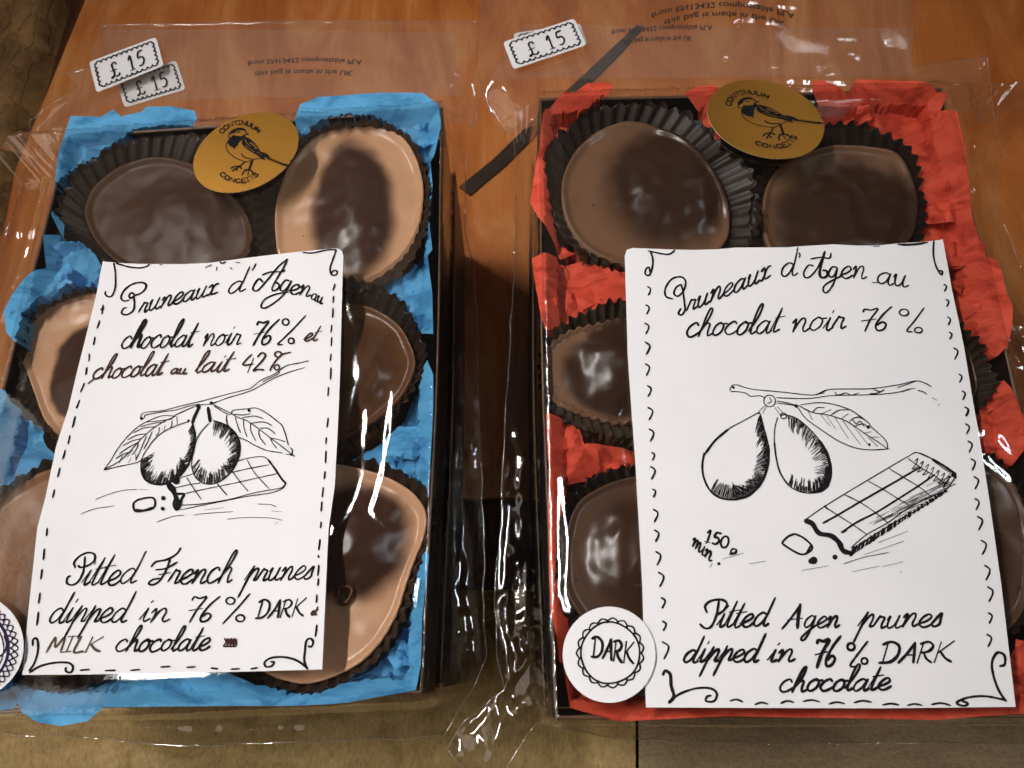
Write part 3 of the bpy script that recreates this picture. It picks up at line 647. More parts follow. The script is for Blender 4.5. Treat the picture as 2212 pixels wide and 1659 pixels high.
    for i in range(m):
        for s in range(S): tube_f.append([i * S + s, ((i + 1) % m) * S + s, ((i + 1) % m) * S + (s + 1) % S, i * S + (s + 1) % S])
    mesh_obj('seam', tube_v, tube_f, M['seam'], root)
    return root
BAG = {'L': make_bag('L', ZL, QL, 'clear cellophane bag wrapped round the box with blue tissue'),
       'R': make_bag('R', ZR, QR, 'clear cellophane bag wrapped round the box with red tissue')}
def ply(side, poly, z):
    pts, fc, B = fill(P2(poly, z), .002, random.Random(4), .25)
    V = [(p.x, p.y, z + .0007 * noise.noise(Vector((p.x * 60, p.y * 60, 3)))) for p in pts]
    return mesh_obj('back_ply', V, fc, M['ply'], BAG[side])
ply('L', [(230, 215), (225, 62), (990, 70), (1000, 205)], .0064)
ply('R', [(1060, 170), (1130, 52), (1960, 60), (1972, 165)], .0064)

# ------------------------------------------------------------------ pen strokes
class Ink:
    """Collects pen strokes given in photograph pixels as flat ribbons lying on the sheet zf(x, y)."""
    def __init__(s, z, zf=None, lift=.00012): s.z, s.zf, s.lift, s.V, s.F, s.k = z, zf or (lambda x, y: z), lift, [], [], 0
    def stroke(s, px, wpx=3.2, sm=5, taper=False, closed=False):
        q = spline(px, sm, closed) if sm > 1 and len(px) > 2 else [Vector(p) for p in px]
        if closed: q = q + [q[0]]
        P = [at(p[0], p[1], s.z).to_2d() for p in q]
        P = [p for i, p in enumerate(P) if i == 0 or (p - P[i - 1]).length > 2e-6]
        if len(P) < 2: return
        w0 = wpx * (1.28e-4 if wpx > 2.45 else 1.1e-4) / 2; s.k += 1; lz = s.lift + (s.k % 40) * 2e-6
        base = len(s.V); m = len(P)
        for i, p in enumerate(P):
            t = (P[min(i + 1, m - 1)] - P[max(i - 1, 0)]).normalized(); n = Vector((-t.y, t.x))
            ww = w0 * (1 + .22 * noise.noise(Vector((p.x * 900, p.y * 900, s.k))))
            if t.y < -.3 or t.y > .3: ww *= 1.12
            if i in (0, m - 1): ww *= .55; p = p + t * w0 * (.7 if i else -.7)
            for sg in (1, -1):
                v = p + n * ww * sg; s.V.append((v.x, v.y, s.zf(v.x, v.y) + lz))
        for i in range(m - 1): s.F.append([base + 2 * i, base + 2 * i + 1, base + 2 * i + 3, base + 2 * i + 2])
    def area(s, px, sm=4):
        q = spline(px, sm, True) if sm > 1 else [Vector(p) for p in px]
        P = [at(p[0], p[1], s.z).to_2d() for p in q]
        r = geometry.delaunay_2d_cdt([p * 1000 for p in P], [], [list(range(len(P)))], 1, 1e-5)
        base = len(s.V); s.k += 1; lz = s.lift + (s.k % 40) * 2e-6
        for v in r[0]: s.V.append((v.x / 1000, v.y / 1000, s.zf(v.x / 1000, v.y / 1000) + lz))
        s.F += [[base + i for i in f] for f in r[2]]
    def dot(s, x, y, r):
        s.area([(x + r * math.cos(a), y + r * math.sin(a)) for a in (0, 1.05, 2.09, 3.14, 4.19, 5.24)], 2)
    def build(s, name, mat, parent): return mesh_obj(name, s.V, s.F, mat, parent, False)

def ring(cx, cy, r, n=9, r2=None): return [(cx + r * math.cos(2 * math.pi * k / n + 1.8), cy + (r2 or r) * math.sin(2 * math.pi * k / n + 1.8)) for k in range(n + 1)]
GL = {
 'a': ([[(.75, .85), (.45, 1), (.12, .7), (.05, .25), (.3, 0), (.6, .3), (.78, .95)], [(.78, .97), (.72, .3), (.85, 0), (1.08, .2)]], 1.02),
 'c': ([[(.7, .78), (.5, 1), (.15, .75), (.05, .3), (.3, 0), (.6, .05), (.9, .3)]], .85),
 'd': ([[(.75, .82), (.45, 1), (.12, .7), (.05, .25), (.3, 0), (.6, .3), (.78, .85)], [(.88, 2.1), (.80, 1), (.72, .3), (.85, 0), (1.1, .15)]], 1.02),
 'e': ([[(0, .25), (.45, .45), (.7, .75), (.5, 1), (.2, .75), (.1, .3), (.35, 0), (.65, .05), (.9, .3)]], .85),
 'g': ([[(.75, .85), (.45, 1), (.12, .7), (.05, .3), (.3, .05), (.6, .35), (.78, .95)], [(.78, .97), (.7, 0), (.5, -.8), (.25, -1.0), (.12, -.75), (.45, -.3), (1.0, .2)]], 1.0),
 'h': ([[(0, .2), (.4, 1.2), (.5, 2), (.36, 2.15), (.24, 1.7), (.15, .8), (.1, 0)], [(.12, .4), (.4, .95), (.62, .92), (.65, .4), (.74, .03), (1, .2)]], .95),
 'i': ([[(0, .2), (.25, 1)], [(.25, 1), (.2, .3), (.3, 0), (.55, .2)], [(.28, 1.42), (.33, 1.56)]], .5),
 'l': ([[(0, .2), (.35, 1.2), (.44, 2), (.3, 2.15), (.18, 1.7), (.12, .5), (.25, 0), (.5, .2)]], .5),
 'm': ([[(0, .7), (.15, 1), (.2, .7), (.15, 0)], [(.15, .1), (.38, .85), (.55, 1), (.6, .7), (.55, 0)], [(.55, .1), (.78, .85), (.95, 1), (1.02, .7), (.98, .2), (1.1, 0), (1.3, .2)]], 1.3),
 'n': ([[(0, .7), (.15, 1), (.2, .7), (.15, 0)], [(.15, .1), (.4, .85), (.62, 1), (.72, .7), (.68, .25), (.8, 0), (1.05, .2)]], 1.0),
 'o': ([[(.42, 1), (.12, .7), (.08, .2), (.35, 0), (.65, .3), (.66, .8), (.42, 1), (.55, .86), (.9, .88)]], .85),
 'p': ([[(0, .2), (.3, 1.15)], [(.32, 1.2), (.2, 0), (.08, -1.1)], [(.2, .1), (.5, .85), (.72, 1), (.78, .6), (.74, .1), (.98, .15)]], .95),
 'r': ([[(0, .2), (.22, 1), (.3, .93), (.55, .86), (.5, .4), (.56, .05), (.8, .2)]], .75),
 's': ([[(0, .2), (.4, 1.02), (.46, .6), (.5, .2), (.25, 0), (.05, .12)]], .62),
 't': ([[(0, .2), (.3, 1.8)], [(.32, 1.85), (.2, .4), (.3, 0), (.6, .2)], [(.05, 1.1), (.68, 1.2)]], .55),
 'u': ([[(0, .7), (.12, 1), (.1, .3), (.3, 0), (.55, .3), (.68, 1)], [(.68, 1), (.62, .3), (.75, 0), (1, .2)]], .95),
 'x': ([[(.02, .8), (.22, 1), (.35, .5), (.22, .03), (.02, .12)], [(.75, .92), (.5, .95), (.35, .5), (.45, .05), (.85, .15)]], .82),
 '7': ([[(.02, 1.7), (.08, 1.95), (.45, 1.82), (.85, 1.92), (.55, 1), (.38, 0)], [(.08, .92), (.85, 1.05)]], .85),
 '6': ([[(.8, 2.05), (.38, 1.35), (.1, .5), (.25, .03), (.6, .1), (.7, .5), (.45, .72), (.15, .45)]], .82),
 '%': ([ring(.18, 1.72, .17), [(1.0, 2.1), (.12, 0)], ring(.82, .18, .17)], 1.05),
 '4': ([[(.5, 1.95), (.05, .85), (.85, .85)], [(.75, 1.5), (.6, 0)]], .95),
 '2': ([[(.1, 1.5), (.35, 1.9), (.7, 1.6), (.5, .9), (.05, .05), (.4, .12), (.85, .02)]], .95),
 '1': ([[(.08, 1.4), (.35, 1.95), (.32, 0)], [(.1, 0), (.55, .03)]], .65), '5': ([[(.8, 2.0), (.35, 1.9), (.25, 1.15), (.6, 1.2), (.8, .7), (.55, .1), (.2, .08)]], .95),
 '0': ([ring(.45, 1, .38, 9, .95)], .95), '.': ([[(.1, 0), (.18, .1)]], .35), "'": ([[(.25, 2.0), (.15, 1.5)]], .35),
 'A': ([[(0, 0), (.45, 1.0), (.75, 2)], [(.75, 2), (.85, 1), (.95, 0)], [(.3, .75), (.92, .8)]], 1.1),
 'C': ([[(.95, 1.6), (.7, 1.95), (.25, 1.7), (.05, 1), (.25, .2), (.65, .05), (1, .4)]], 1.15),
 'D': ([[(.2, 1.9), (.15, 0)], [(-.1, 1.75), (.4, 2), (.95, 1.6), (1.0, .7), (.6, .1), (-.05, .02)]], 1.15),
 'E': ([[(.9, 1.9), (.2, 1.95), (.12, 0), (.85, .08)], [(.18, 1), (.7, 1.05)]], 1.05),
 'I': ([[(.3, 1.95), (.25, .05)], [(0, 1.9), (.62, 1.98)], [(-.05, 0), (.55, .08)]], .7),
 'K': ([[(.2, 1.95), (.1, 0)], [(1, 2.0), (.2, .95)], [(.3, 1.05), (.7, .4), (1.15, .05)]], 1.15),
 'L': ([[(.25, 1.95), (.1, .05), (.8, .1)]], .9),
 'M': ([[(0, 0), (.25, 1.95), (.55, .6), (.95, 1.95), (1.05, 0)]], 1.25),
 'N': ([[(.05, 0), (.15, 1.95)], [(.15, 1.95), (.85, .02)], [(.85, .02), (.95, 1.95)]], 1.15),
 'O': ([ring(.5, 1, .45, 10, .95)], 1.15),
 'R': ([[(.2, 1.95), (.1, 0)], [(0, 1.8), (.5, 2), (.85, 1.6), (.65, 1.1), (.2, .95)], [(.35, 1), (.6, .4), (1.0, 0)]], 1.1),
 'S': ([[(.8, 1.65), (.55, 1.95), (.15, 1.6), (.3, 1.1), (.7, .8), (.75, .3), (.4, 0), (.05, .3)]], .95),
 'T': ([[(0, 1.85), (.95, 1.95)], [(.5, 1.9), (.45, 0)]], 1.0),
 'U': ([[(.05, 1.95), (.1, .5), (.4, 0), (.8, .4), (.9, 1.95)]], 1.1),
 '£': ([[(.85, 1.6), (.7, 1.95), (.35, 1.8), (.35, 1.2), (.4, .5), (.1, .02), (.05, .15), (.4, .18), (.8, .05), (1.0, .35)], [(.1, .95), (.75, 1.0)]], 1.2), ' ': ([], .6)}
def word(ink, fr, text, x0, y0, x1, y1, xh, slant=.42, wpx=3.2, bold=()):
    tot = sum(GL[c][1] for c in text); d = Vector((x1 - x0, y1 - y0)); L = d.length; u = d / L; k = L / tot; x = 0
    for ci, ch in enumerate(text):
        js, jy = R.uniform(.95, 1.06), R.uniform(-.05, .05)
        for st in GL[ch][0]:
            P = []
            for gx, gy in st:
                q = Vector((x0, y0)) + u * (x + gx) * k + Vector((slant, -1)) * xh * (gy * js + jy) - u * slant * xh * .0
                P.append(fr(q.x + R.uniform(-1, 1) * xh * .018, q.y + R.uniform(-1, 1) * xh * .018))
            ink.stroke(P, wpx * R.uniform(.85, 1.18) * (1.5 if ci in bold else 1))
        x += GL[ch][1]
def hatch(ink, fr, pts, i0, i1, n, l0, l1, wpx, lean=(0, 0), seed=1, ctr=None):
    rnd = random.Random(seed); q = spline(pts, 8)
    c = Vector(ctr) if ctr else sum(q, Vector((0, 0))) / len(q)
    for k in range(n):
        t = (i0 + (i1 - i0) * (k + rnd.random()) / n) * 8; j = min(int(t), len(q) - 1); p = q[j]
        d = (c - p).normalized() + Vector(lean); d.normalize(); L = rnd.uniform(l0, l1)
        a = p + d * rnd.uniform(-4, 6); b_ = p + d * L
        ink.stroke([fr(*a), fr(*((a + b_) / 2 + Vector((rnd.uniform(-4, 4), rnd.uniform(-4, 4))))), fr(*b_)], wpx * rnd.uniform(.8, 1.3), 3)

# ------------------------------------------------------------------ labels
def sheet(name, poly_px, z, zf, mat, parent=None, thick=.00012, step=.003, edge=None):
    P = P2(poly_px, z)
    pts, fc, B = fill(P, step, random.Random(2), .2, .002)
    n = len(pts); V = [(p.x, p.y, zf(p.x, p.y)) for p in pts]; F = [list(f) for f in fc]; nt_ = len(F)
    m = len(B)          # cut edge and underside of the paper
    for dz in (0, thick): V += [(p.x, p.y, zf(p.x, p.y) - dz - (1e-6 if dz else 0)) for p in B]
    up = sum(B[i - 1].x * B[i].y - B[i - 1].y * B[i].x for i in range(m)) > 0
    for i in range(m):
        j = (i + 1) % m; f = [n + i, n + m + i, n + m + j, n + j]; F.append(f if up else f[::-1])
    o_ = len(V); V += [(p.x, p.y, zf(p.x, p.y) - thick) for p in pts]; F += [[o_ + k for k in reversed(f)] for f in fc]
    o = mesh_obj(name, V, F, mat, parent)
    me = o.data; me.polygons.foreach_set('use_smooth', [i < nt_ for i in range(len(me.polygons))])
    if edge:
        me.materials.append(edge); me.polygons.foreach_set('material_index', [0 if i < nt_ else 1 for i in range(len(me.polygons))])
    return o
zl = ZL + .0037
def zfL(x, y):
    return zl + .0003 * math.sin(x * 30 + 1) + .0010 * sstep(.055, .080, y) * (.6 + .6 * math.sin((x + .09) * 55))
LBL = [(221.5, 564), (273, 569), (330, 571), (400, 572), (450, 571), (526, 561.6), (627, 550), (722, 540.5), (733, 541), (740, 546), (743, 556), (742, 580), (736, 800), (723, 1050), (709.6, 1141), (695.7, 1446), (560, 1450), (400, 1454), (180, 1457), (46.7, 1458), (60, 1320), (79, 1141), (97, 1074), (120, 964), (147, 881), (165, 805), (183, 734), (207, 638)]
lab = sheet('prune_label', LBL, zl, zfL, M['paper'])
prop(lab, 'white handwritten label with plums, leaves and a small chocolate bar, on the blue tissue box', 'label', 'handwritten paper labels')
T = Ink(zl, zfL); TB = Ink(zl, zfL); TG = Ink(zl, zfL); D = Ink(zl, zfL); E = Ink(zl, zfL)
tw = 3.1
for s in ([(325, 440), (275, 445), (255, 410), (290, 345), (360, 300), (430, 290), (470, 310), (460, 350), (420, 385), (370, 402), (338, 425), (325, 400), (345, 378), (370, 392)],
          [(365, 415), (370, 480), (355, 535), (300, 565), (260, 550), (275, 512), (302, 505)]): T.stroke(FA.pts(s), 3.9)
word(T, FA, 'runeaux', 400, 560, 1075, 395, 96, .36, 3.4)
word(T, FA, 'd', 1165, 400, 1310, 370, 100, .36, 3.2)
T.stroke(FA.pts([(1412, 145), (1400, 172), (1383, 198)]), 3)
for s in ([(1475, 300), (1440, 272), (1400, 320), (1390, 362), (1430, 370), (1510, 285), (1600, 175), (1682, 105)], [(1682, 105), (1660, 160), (1600, 260), (1555, 345), (1562, 375), (1602, 357), (1612, 322), (1580, 302)], [(1470, 238), (1540, 215), (1640, 212), (1658, 198)]): T.stroke(FA.pts(s), 3.6)
word(T, FA, 'en', 1690, 392, 1870, 425, 85, .40, 3.3)
for s in ([(1700, 290), (1665, 285), (1630, 330), (1625, 370), (1660, 370), (1700, 320), (1718, 288)], [(1718, 288), (1670, 385), (1580, 470), (1495, 520), (1460, 507), (1490, 448), (1580, 405), (1690, 385)]): T.stroke(FA.pts(s), 3.4)
word(T, FA, 'au', 1880, 440, 1975, 488, 52, .35, 3.0)
word(T, FA, 'chocolat', 245, 852, 860, 845, 104, .42, 3.4, (1,))
word(T, FA, 'noir', 950, 842, 1275, 832, 98, .36, 3.2)
word(T, FA, '76', 1352, 838, 1530, 832, 108, .40, 3.6)
T.stroke(FA.pts(ring(1668, 640, 27)), 3.3); T.stroke(FA.pts([(1838, 585), (1740, 690), (1650, 780), (1602, 828), (1640, 832)]), 3.2); T.stroke(FA.pts(ring(1715, 800, 24)), 3.3)
word(TB, FA, 'et', 1815, 805, 1930, 795, 66, .45, 3.2)
word(TB, FB, 'chocolat', 170, 245, 770, 213, 92, .48, 3.3)
TB.stroke(FB.pts([(240, 240), (200, 240), (145, 282)]), 3.0)
word(TB, FB, 'au', 850, 207, 985, 205, 48, .4, 3.2)
word(TB, FB, 'lait', 1055, 200, 1345, 185, 86, .5, 3.2)
word(TB, FB, '42', 1450, 195, 1660, 180, 78, .3, 3.3)
TB.stroke(FB.pts(ring(1778, 47, 28, 9, 24)), 3.2); TB.stroke(FB.pts([(1882, 30), (1800, 55), (1720, 150), (1708, 182)]), 3.2); TB.stroke(FB.pts(ring(1765, 155, 22)), 3.2)
for s in ([(420, 275), (410, 240), (450, 195), (510, 170), (555, 185), (550, 230), (510, 260), (460, 275), (440, 262)], [(487, 200), (476, 300), (442, 370), (400, 397), (360, 385), (365, 345), (385, 335)]): T.stroke(FC.pts(s), 3.3)
word(T, FC, 'itted', 455, 400, 830, 390, 108, .45, 3.1)
for s in ([(955, 268), (985, 235), (1060, 220), (1130, 180), (1160, 138)], [(1085, 215), (1060, 290), (1010, 370), (962, 397), (935, 385), (965, 360), (1010, 352)], [(985, 292), (1060, 280), (1135, 238)], [(1010, 325), (1085, 312)]): T.stroke(FC.pts(s), 3.4)
word(T, FC, 'rench', 1065, 390, 1510, 382, 104, .42, 3.1)
word(T, FC, 'prunes', 1600, 380, 2080, 355, 92, .42, 3.1)
word(T, FC, 'dipped', 225, 665, 765, 660, 100, .45, 3.1)
word(T, FC, 'in', 860, 660, 1070, 652, 92, .4, 3.1)
word(T, FC, '76', 1180, 660, 1370, 655, 88, .38, 3.3)
T.stroke(FC.pts(ring(1510, 510, 30, 9, 24)), 3.0); T.stroke(FC.pts([(1645, 462), (1560, 560), (1458, 668)]), 3.1); T.stroke(FC.pts(ring(1580, 632, 30, 9, 24)), 3.0)
word(T, FC, 'DARK', 1690, 634, 2020, 620, 64, .26, 3.8)
word(TB, FC, 'et', 2075, 608, 2115, 608, 30, .3, 2.4)
word(TG, FC, 'MILK', 215, 872, 590, 866, 55, .38, 3.7)
word(T, FC, 'chocolate', 690, 868, 1350, 858, 84, .42, 3.3)
for k in range(4): TB.stroke(FC.pts([(1470 + k * 22, 775), (1480 + k * 22, 800), (1462 + k * 22, 828), (1490 + k * 20, 825), (1485 + k * 22, 780)]), 3.0)
for s in ([(120, 822), (122, 785), (140, 772), (156, 795), (155, 870), (130, 950), (95, 1000)], [(100, 1012), (170, 970), (270, 945), (370, 945), (402, 975), (388, 1012), (355, 1005), (352, 980)],
          [(2055, 985), (1980, 930), (1890, 905), (1800, 910), (1752, 940), (1760, 972), (1800, 968), (1818, 942), (1795, 938)], [(2052, 988), (2030, 930), (2035, 860), (2045, 790), (2075, 775), (2093, 800), (2080, 832), (2060, 828)]): E.stroke(FC.pts(s), 3.6)
for s in ([(190, 122), (205, 200), (205, 320), (180, 395), (150, 410), (120, 390), (120, 365)], [(210, 122), (300, 150), (400, 166), (470, 156), (495, 138)], [(1815, 47), (1900, 52), (2000, 29), (2090, 24), (2085, 60), (2060, 130), (2045, 190), (2060, 237), (2095, 237), (2106, 210), (2080, 200), (2055, 220)],
          [(985, 170), (1030, 150)], [(1080, 170), (1075, 195)], [(1195, 175), (1210, 187)], [(1245, 130), (1275, 134)], [(1108, 127), (1130, 136), (1155, 125)], [(590, 140), (605, 142)]): E.stroke(FA.pts(s), 3.4)
for fr, L in ((FC, [(455, 997, 515, 992), (630, 1000, 700, 998), (810, 998, 870, 992), (1020, 975, 1085, 970), (1205, 977, 1262, 973), (1375, 982, 1420, 988), (1515, 990, 1575, 987), (1655, 988, 1700, 980),
                    (222, 0, 218, 50), (202, 145, 195, 220), (185, 290, 178, 355), (172, 455, 162, 525), (160, 590, 150, 680), (2140, 80, 2132, 150), (2128, 192, 2130, 205), (2132, 260, 2125, 330), (2130, 355, 2125, 400), (2118, 470, 2115, 520), (2118, 680, 2108, 760)]),
              (FA, [(100, 480, 90, 555), (78, 520, 108, 505), (70, 615, 50, 675), (30, 755, 18, 820), (2085, 315, 2070, 370), (2075, 420, 2070, 475), (2070, 520, 2066, 600), (2060, 665, 2052, 725), (2058, 770, 2055, 840), (2052, 910, 2045, 965), (2050, 1025, 2045, 1120)]),
              (FB, [(155, 30, 152, 90), (132, 145, 125, 205), (112, 278, 80, 352), (70, 425, 42, 490), (30, 565, 8, 655), (2200, 320, 2195, 390), (2195, 580, 2185, 655), (2180, 745, 2175, 795), (2175, 860, 2172, 960), (2168, 1035, 2160, 1095), (2152, 1170, 2145, 1250), (2140, 1295, 2135, 1370), (2135, 1465, 2130, 1515)]),
              (G4, [(485, 1135, 470, 1200), (450, 1260, 440, 1310), (420, 1355, 405, 1410), (385, 1470, 372, 1525), (350, 1610, 340, 1659)])):
    for a, b_, c, d in L: E.stroke(FR.pts([(a, b_), (c, d)]) if False else fr.pts([(a, b_), ((a + c) / 2 + 1, (b_ + d) / 2), (c, d)]), 3.0, 3)
# drawing: branch, leaves, plums, chocolate bar
PLa = [(1000, 605), (900, 640), (800, 685), (710, 755), (640, 850), (600, 930), (595, 1020), (620, 1090), (690, 1135), (780, 1145), (860, 1120), (930, 1070), (990, 990), (1020, 900), (1050, 800), (1055, 720), (1035, 620)]
PLb = [(1175, 620), (1110, 690), (1070, 760), (1050, 840), (1030, 930), (1030, 1000), (1060, 1080), (1120, 1130), (1200, 1140), (1280, 1110), (1360, 1040), (1410, 960), (1440, 860), (1430, 760), (1380, 680), (1300, 625), (1215, 600)]
DR = [[(590, 580), (600, 545), (640, 525), (780, 512), (950, 470), (1150, 425), (1280, 390), (1450, 350), (1540, 325), (1620, 265), (1750, 205), (1850, 140), (1950, 120), (2035, 98)],
 [(600, 590), (625, 570), (640, 548), (800, 520), (900, 505), (1050, 465), (1180, 460), (1330, 410), (1530, 350), (1650, 290), (1760, 235), (1880, 190), (2005, 155)], [(1780, 200), (1800, 165), (1870, 130)], [(1900, 124), (2030, 104)], [(1640, 275), (1720, 235), (1790, 200)],
 [(885, 560), (780, 555), (680, 590), (590, 635), (500, 710), (430, 790), (380, 860), (340, 930), (275, 1020)], [(275, 1020), (400, 990), (560, 955), (600, 925)], [(1060, 475), (900, 545), (880, 565), (800, 600), (700, 660), (620, 730), (560, 790), (480, 880), (400, 950), (280, 1015)], [(900, 565), (905, 635)],
 [(860, 585), (740, 600), (640, 610)], [(800, 610), (700, 620), (590, 650)], [(720, 650), (620, 660), (530, 700)], [(640, 710), (560, 720), (480, 760)], [(600, 750), (520, 770), (440, 810)], [(555, 790), (480, 830), (410, 880)], [(480, 870), (430, 890), (380, 920)], [(860, 600), (855, 640), (845, 660)], [(800, 640), (790, 690)], [(750, 655), (745, 700), (720, 725)], [(690, 690), (660, 760), (620, 840)], [(640, 730), (580, 870), (550, 930)], [(570, 790), (560, 830), (520, 890)], [(520, 850), (480, 905)], [(550, 940), (550, 880)], [(430, 900), (410, 960)], [(510, 920), (485, 955)],
 PLa, PLb,
 [(1370, 535), (1390, 510), (1500, 500), (1590, 495), (1690, 550), (1760, 605), (1800, 640), (1830, 720), (1855, 810)], [(1835, 885), (1880, 890), (1910, 905)], [(1870, 830), (1890, 850), (1880, 890)], [(1210, 460), (1290, 500), (1370, 540), (1420, 570), (1500, 600), (1590, 660), (1700, 745), (1800, 820), (1880, 885)], [(1220, 475), (1310, 530), (1360, 548)], [(1330, 550), (1325, 600), (1345, 650), (1380, 690)], [(1430, 740), (1500, 770), (1560, 805), (1660, 850), (1740, 865), (1805, 875)],
 [(1390, 545), (1460, 550), (1530, 540)], [(1460, 575), (1560, 560), (1640, 580)], [(1540, 620), (1640, 610), (1715, 640)], [(1610, 665), (1680, 665), (1745, 715)], [(1700, 745), (1770, 760), (1830, 780)], [(1400, 570), (1420, 640), (1445, 700)], [(1470, 590), (1475, 660), (1500, 735)], [(1530, 625), (1535, 690), (1575, 770)], [(1600, 680), (1610, 740), (1660, 805)], [(1700, 750), (1720, 790), (1755, 835)],
 [(1420, 945), (1500, 920), (1620, 905), (1680, 930), (1740, 1010), (1800, 1100), (1830, 1135), (1800, 1170), (1700, 1190), (1540, 1220), (1350, 1270), (1100, 1310), (940, 1320)], [(920, 1360), (1100, 1325), (1300, 1285), (1500, 1245), (1700, 1215), (1800, 1180), (1825, 1150)], [(880, 1110), (950, 1080), (1045, 1050)],
 [(890, 1170), (1000, 1145), (1100, 1130)], [(1370, 1040), (1500, 1010), (1690, 975)], [(970, 1220), (1150, 1180), (1400, 1130), (1600, 1085), (1760, 1050)], [(985, 1085), (1040, 1170), (1110, 1270)], [(1240, 1130), (1290, 1190), (1330, 1235)], [(1375, 1030), (1440, 1120), (1510, 1200)], [(1500, 930), (1550, 1020), (1600, 1085), (1690, 1180)]]
for s in DR: D.stroke(FB.pts(s), 2.0, 5)
for s, ww in (([(1680, 930), (1740, 1010), (1800, 1100), (1830, 1135), (1805, 1172)], 3.4), ([(820, 1130), (840, 1180), (890, 1220), (960, 1225), (940, 1270), (930, 1320), (900, 1360), (875, 1310), (885, 1250), (860, 1200), (830, 1165)], 4.5), ([(880, 1230), (910, 1290), (905, 1350)], 7), ([(830, 1140), (865, 1170), (880, 1210)], 7),
              ([(530, 1300), (580, 1270), (690, 1255), (715, 1300), (690, 1350), (560, 1375), (530, 1340), (530, 1300)], 3.4), ([(550, 1360), (620, 1365), (700, 1340)], 4.5), ([(1095, 480), (1055, 560), (1035, 615)], 6), ([(1170, 490), (1180, 560), (1187, 605)], 5.5), ([(1035, 620), (1056, 720), (1050, 800), (1025, 900), (990, 990), (930, 1070)], 3.2), ([(600, 1000), (622, 1090), (690, 1135), (780, 1143), (860, 1118)], 3.2), ([(1215, 600), (1300, 628), (1380, 682), (1430, 762), (1440, 860), (1410, 960), (1360, 1040), (1285, 1108)], 3.0)):
    D.stroke(FB.pts(s), ww)
for x, y, r in ((1085, 475, 20), (1200, 450, 16), (785, 1260, 20), (780, 1350, 18), (1520, 512, 14), (600, 580, 14), (1000, 600, 12), (290, 1012, 12), (1880, 890, 12), (895, 1110, 34)): D.dot(*FB(x, y), r * .253)
hatch(D, FB, PLa, 11.5, 16, 75, 20, 85, 1.15, (-.15, .55), 1); hatch(D, FB, PLa, 5, 12, 105, 25, 135, 1.1, (.35, -.6), 2); hatch(D, FB, PLa, 6.0, 11.8, 50, 10, 55, 1.6, (.3, -.2), 3)
hatch(D, FB, PLb, 10, 16, 85, 25, 135, 1.1, (-.2, .6), 4); hatch(D, FB, PLb, 5, 11, 55, 30, 115, 1.4, (0, -.5), 5); hatch(D, FB, PLb, 10.5, 15.5, 40, 10, 55, 1.6, (-.2, .3), 6)
for s in ([(205, 1270), (350, 1215), (470, 1190), (560, 1185)], [(580, 1183), (650, 1188)], [(80, 1395), (200, 1350), (370, 1325)], [(730, 1465), (850, 1420), (965, 1405)], [(1045, 1405), (1150, 1390), (1380, 1375)], [(1140, 1360), (1300, 1340)], [(1330, 1440), (1500, 1425), (1700, 1430), (1805, 1450)], [(1595, 1310), (1700, 1315), (1750, 1335)], [(1710, 1370), (1795, 1375)], [(1765, 1465), (1740, 1485)]):
    D.stroke(FB.pts(s), 1.3)
T.build('handwritten_lettering', M['ink'], lab); TB.build('handwritten_lettering', M['brown_ink'], lab)['label'] = 'brown handwriting'; TG.build('handwritten_lettering', M['grey_ink'], lab)['label'] = 'grey brown handwriting'
D.build('drawing', M['ink'], lab); E.build('border', M['ink'], lab)

# second label
zr_ = ZR + .0037
def zfR(x, y):
    return zr_ + .0003 * math.sin(x * 30) + .0007 * sstep(.055, .080, y) * (.6 + .6 * math.sin(x * 75 + .5))
LBR = [(1348.5, 556), (1353, 543), (1366, 539), (1440, 541), (1502, 541.5), (1545, 540), (1587, 536), (1640, 536), (1699, 536), (1750, 533), (1797, 531), (1850, 534), (1895, 534), (1945, 529), (1993, 526), (2034, 520), (2054, 631), (2081, 758), (2114, 932), (2136, 1071), (2163, 1262), (2194, 1527), (1900, 1530), (1600, 1529), (1395, 1528), (1391, 1400), (1387, 1262), (1372, 1000), (1355, 768)]
lab2 = sheet('prune_label', LBR, zr_, zfR, M['paper'])
prop(lab2, 'white handwritten label with two hanging plums and large chocolate bar, on red tissue box', 'label', 'handwritten paper labels')
T = Ink(zr_, zfR); D = Ink(zr_, zfR); E = Ink(zr_, zfR)
for s in ([(345, 388), (302, 372), (298, 320), (340, 258), (400, 242), (432, 272), (420, 330), (382, 370), (355, 352), (370, 312), (402, 292)], [(402, 292), (415, 340), (425, 420), (428, 460), (408, 492), (384, 484), (400, 452)]): T.stroke(FD.pts(s), 3.6)
word(T, FD, 'runeaux', 435, 478, 985, 248, 84, .22, 3.5)
word(T, FD, 'd', 1055, 242, 1160, 232, 88, .14, 3.3)
T.stroke(FD.pts([(1178, 85), (1184, 100), (1178, 116)]), 2.8)
for s in ([(1270, 172), (1240, 167), (1210, 210), (1215, 245), (1250, 242), (1300, 182), (1345, 82)], [(1255, 126), (1320, 116), (1375, 122), (1386, 90)]): T.stroke(FD.pts(s), 3.3)
T.stroke(FD.pts([(1345, 80), (1322, 160), (1312, 228), (1332, 250), (1362, 236), (1357, 206), (1335, 202)]), 5.0)
word(T, FD, 'en', 1440, 252, 1610, 266, 78, .20, 3.3)
for s in ([(1425, 185), (1395, 180), (1372, 215), (1380, 245), (1405, 238), (1428, 190)], [(1428, 190), (1405, 285), (1362, 346), (1335, 336), (1345, 300), (1400, 266), (1455, 240)]): T.stroke(FD.pts(s), 3.4)
word(T, FD, 'au', 1680, 290, 1885, 320, 78, .20, 3.4)
T.stroke(FD.pts([(1655, 285), (1690, 285)]), 3)
word(T, FD, 'chocolat', 425, 640, 1040, 604, 88, .32, 3.3)
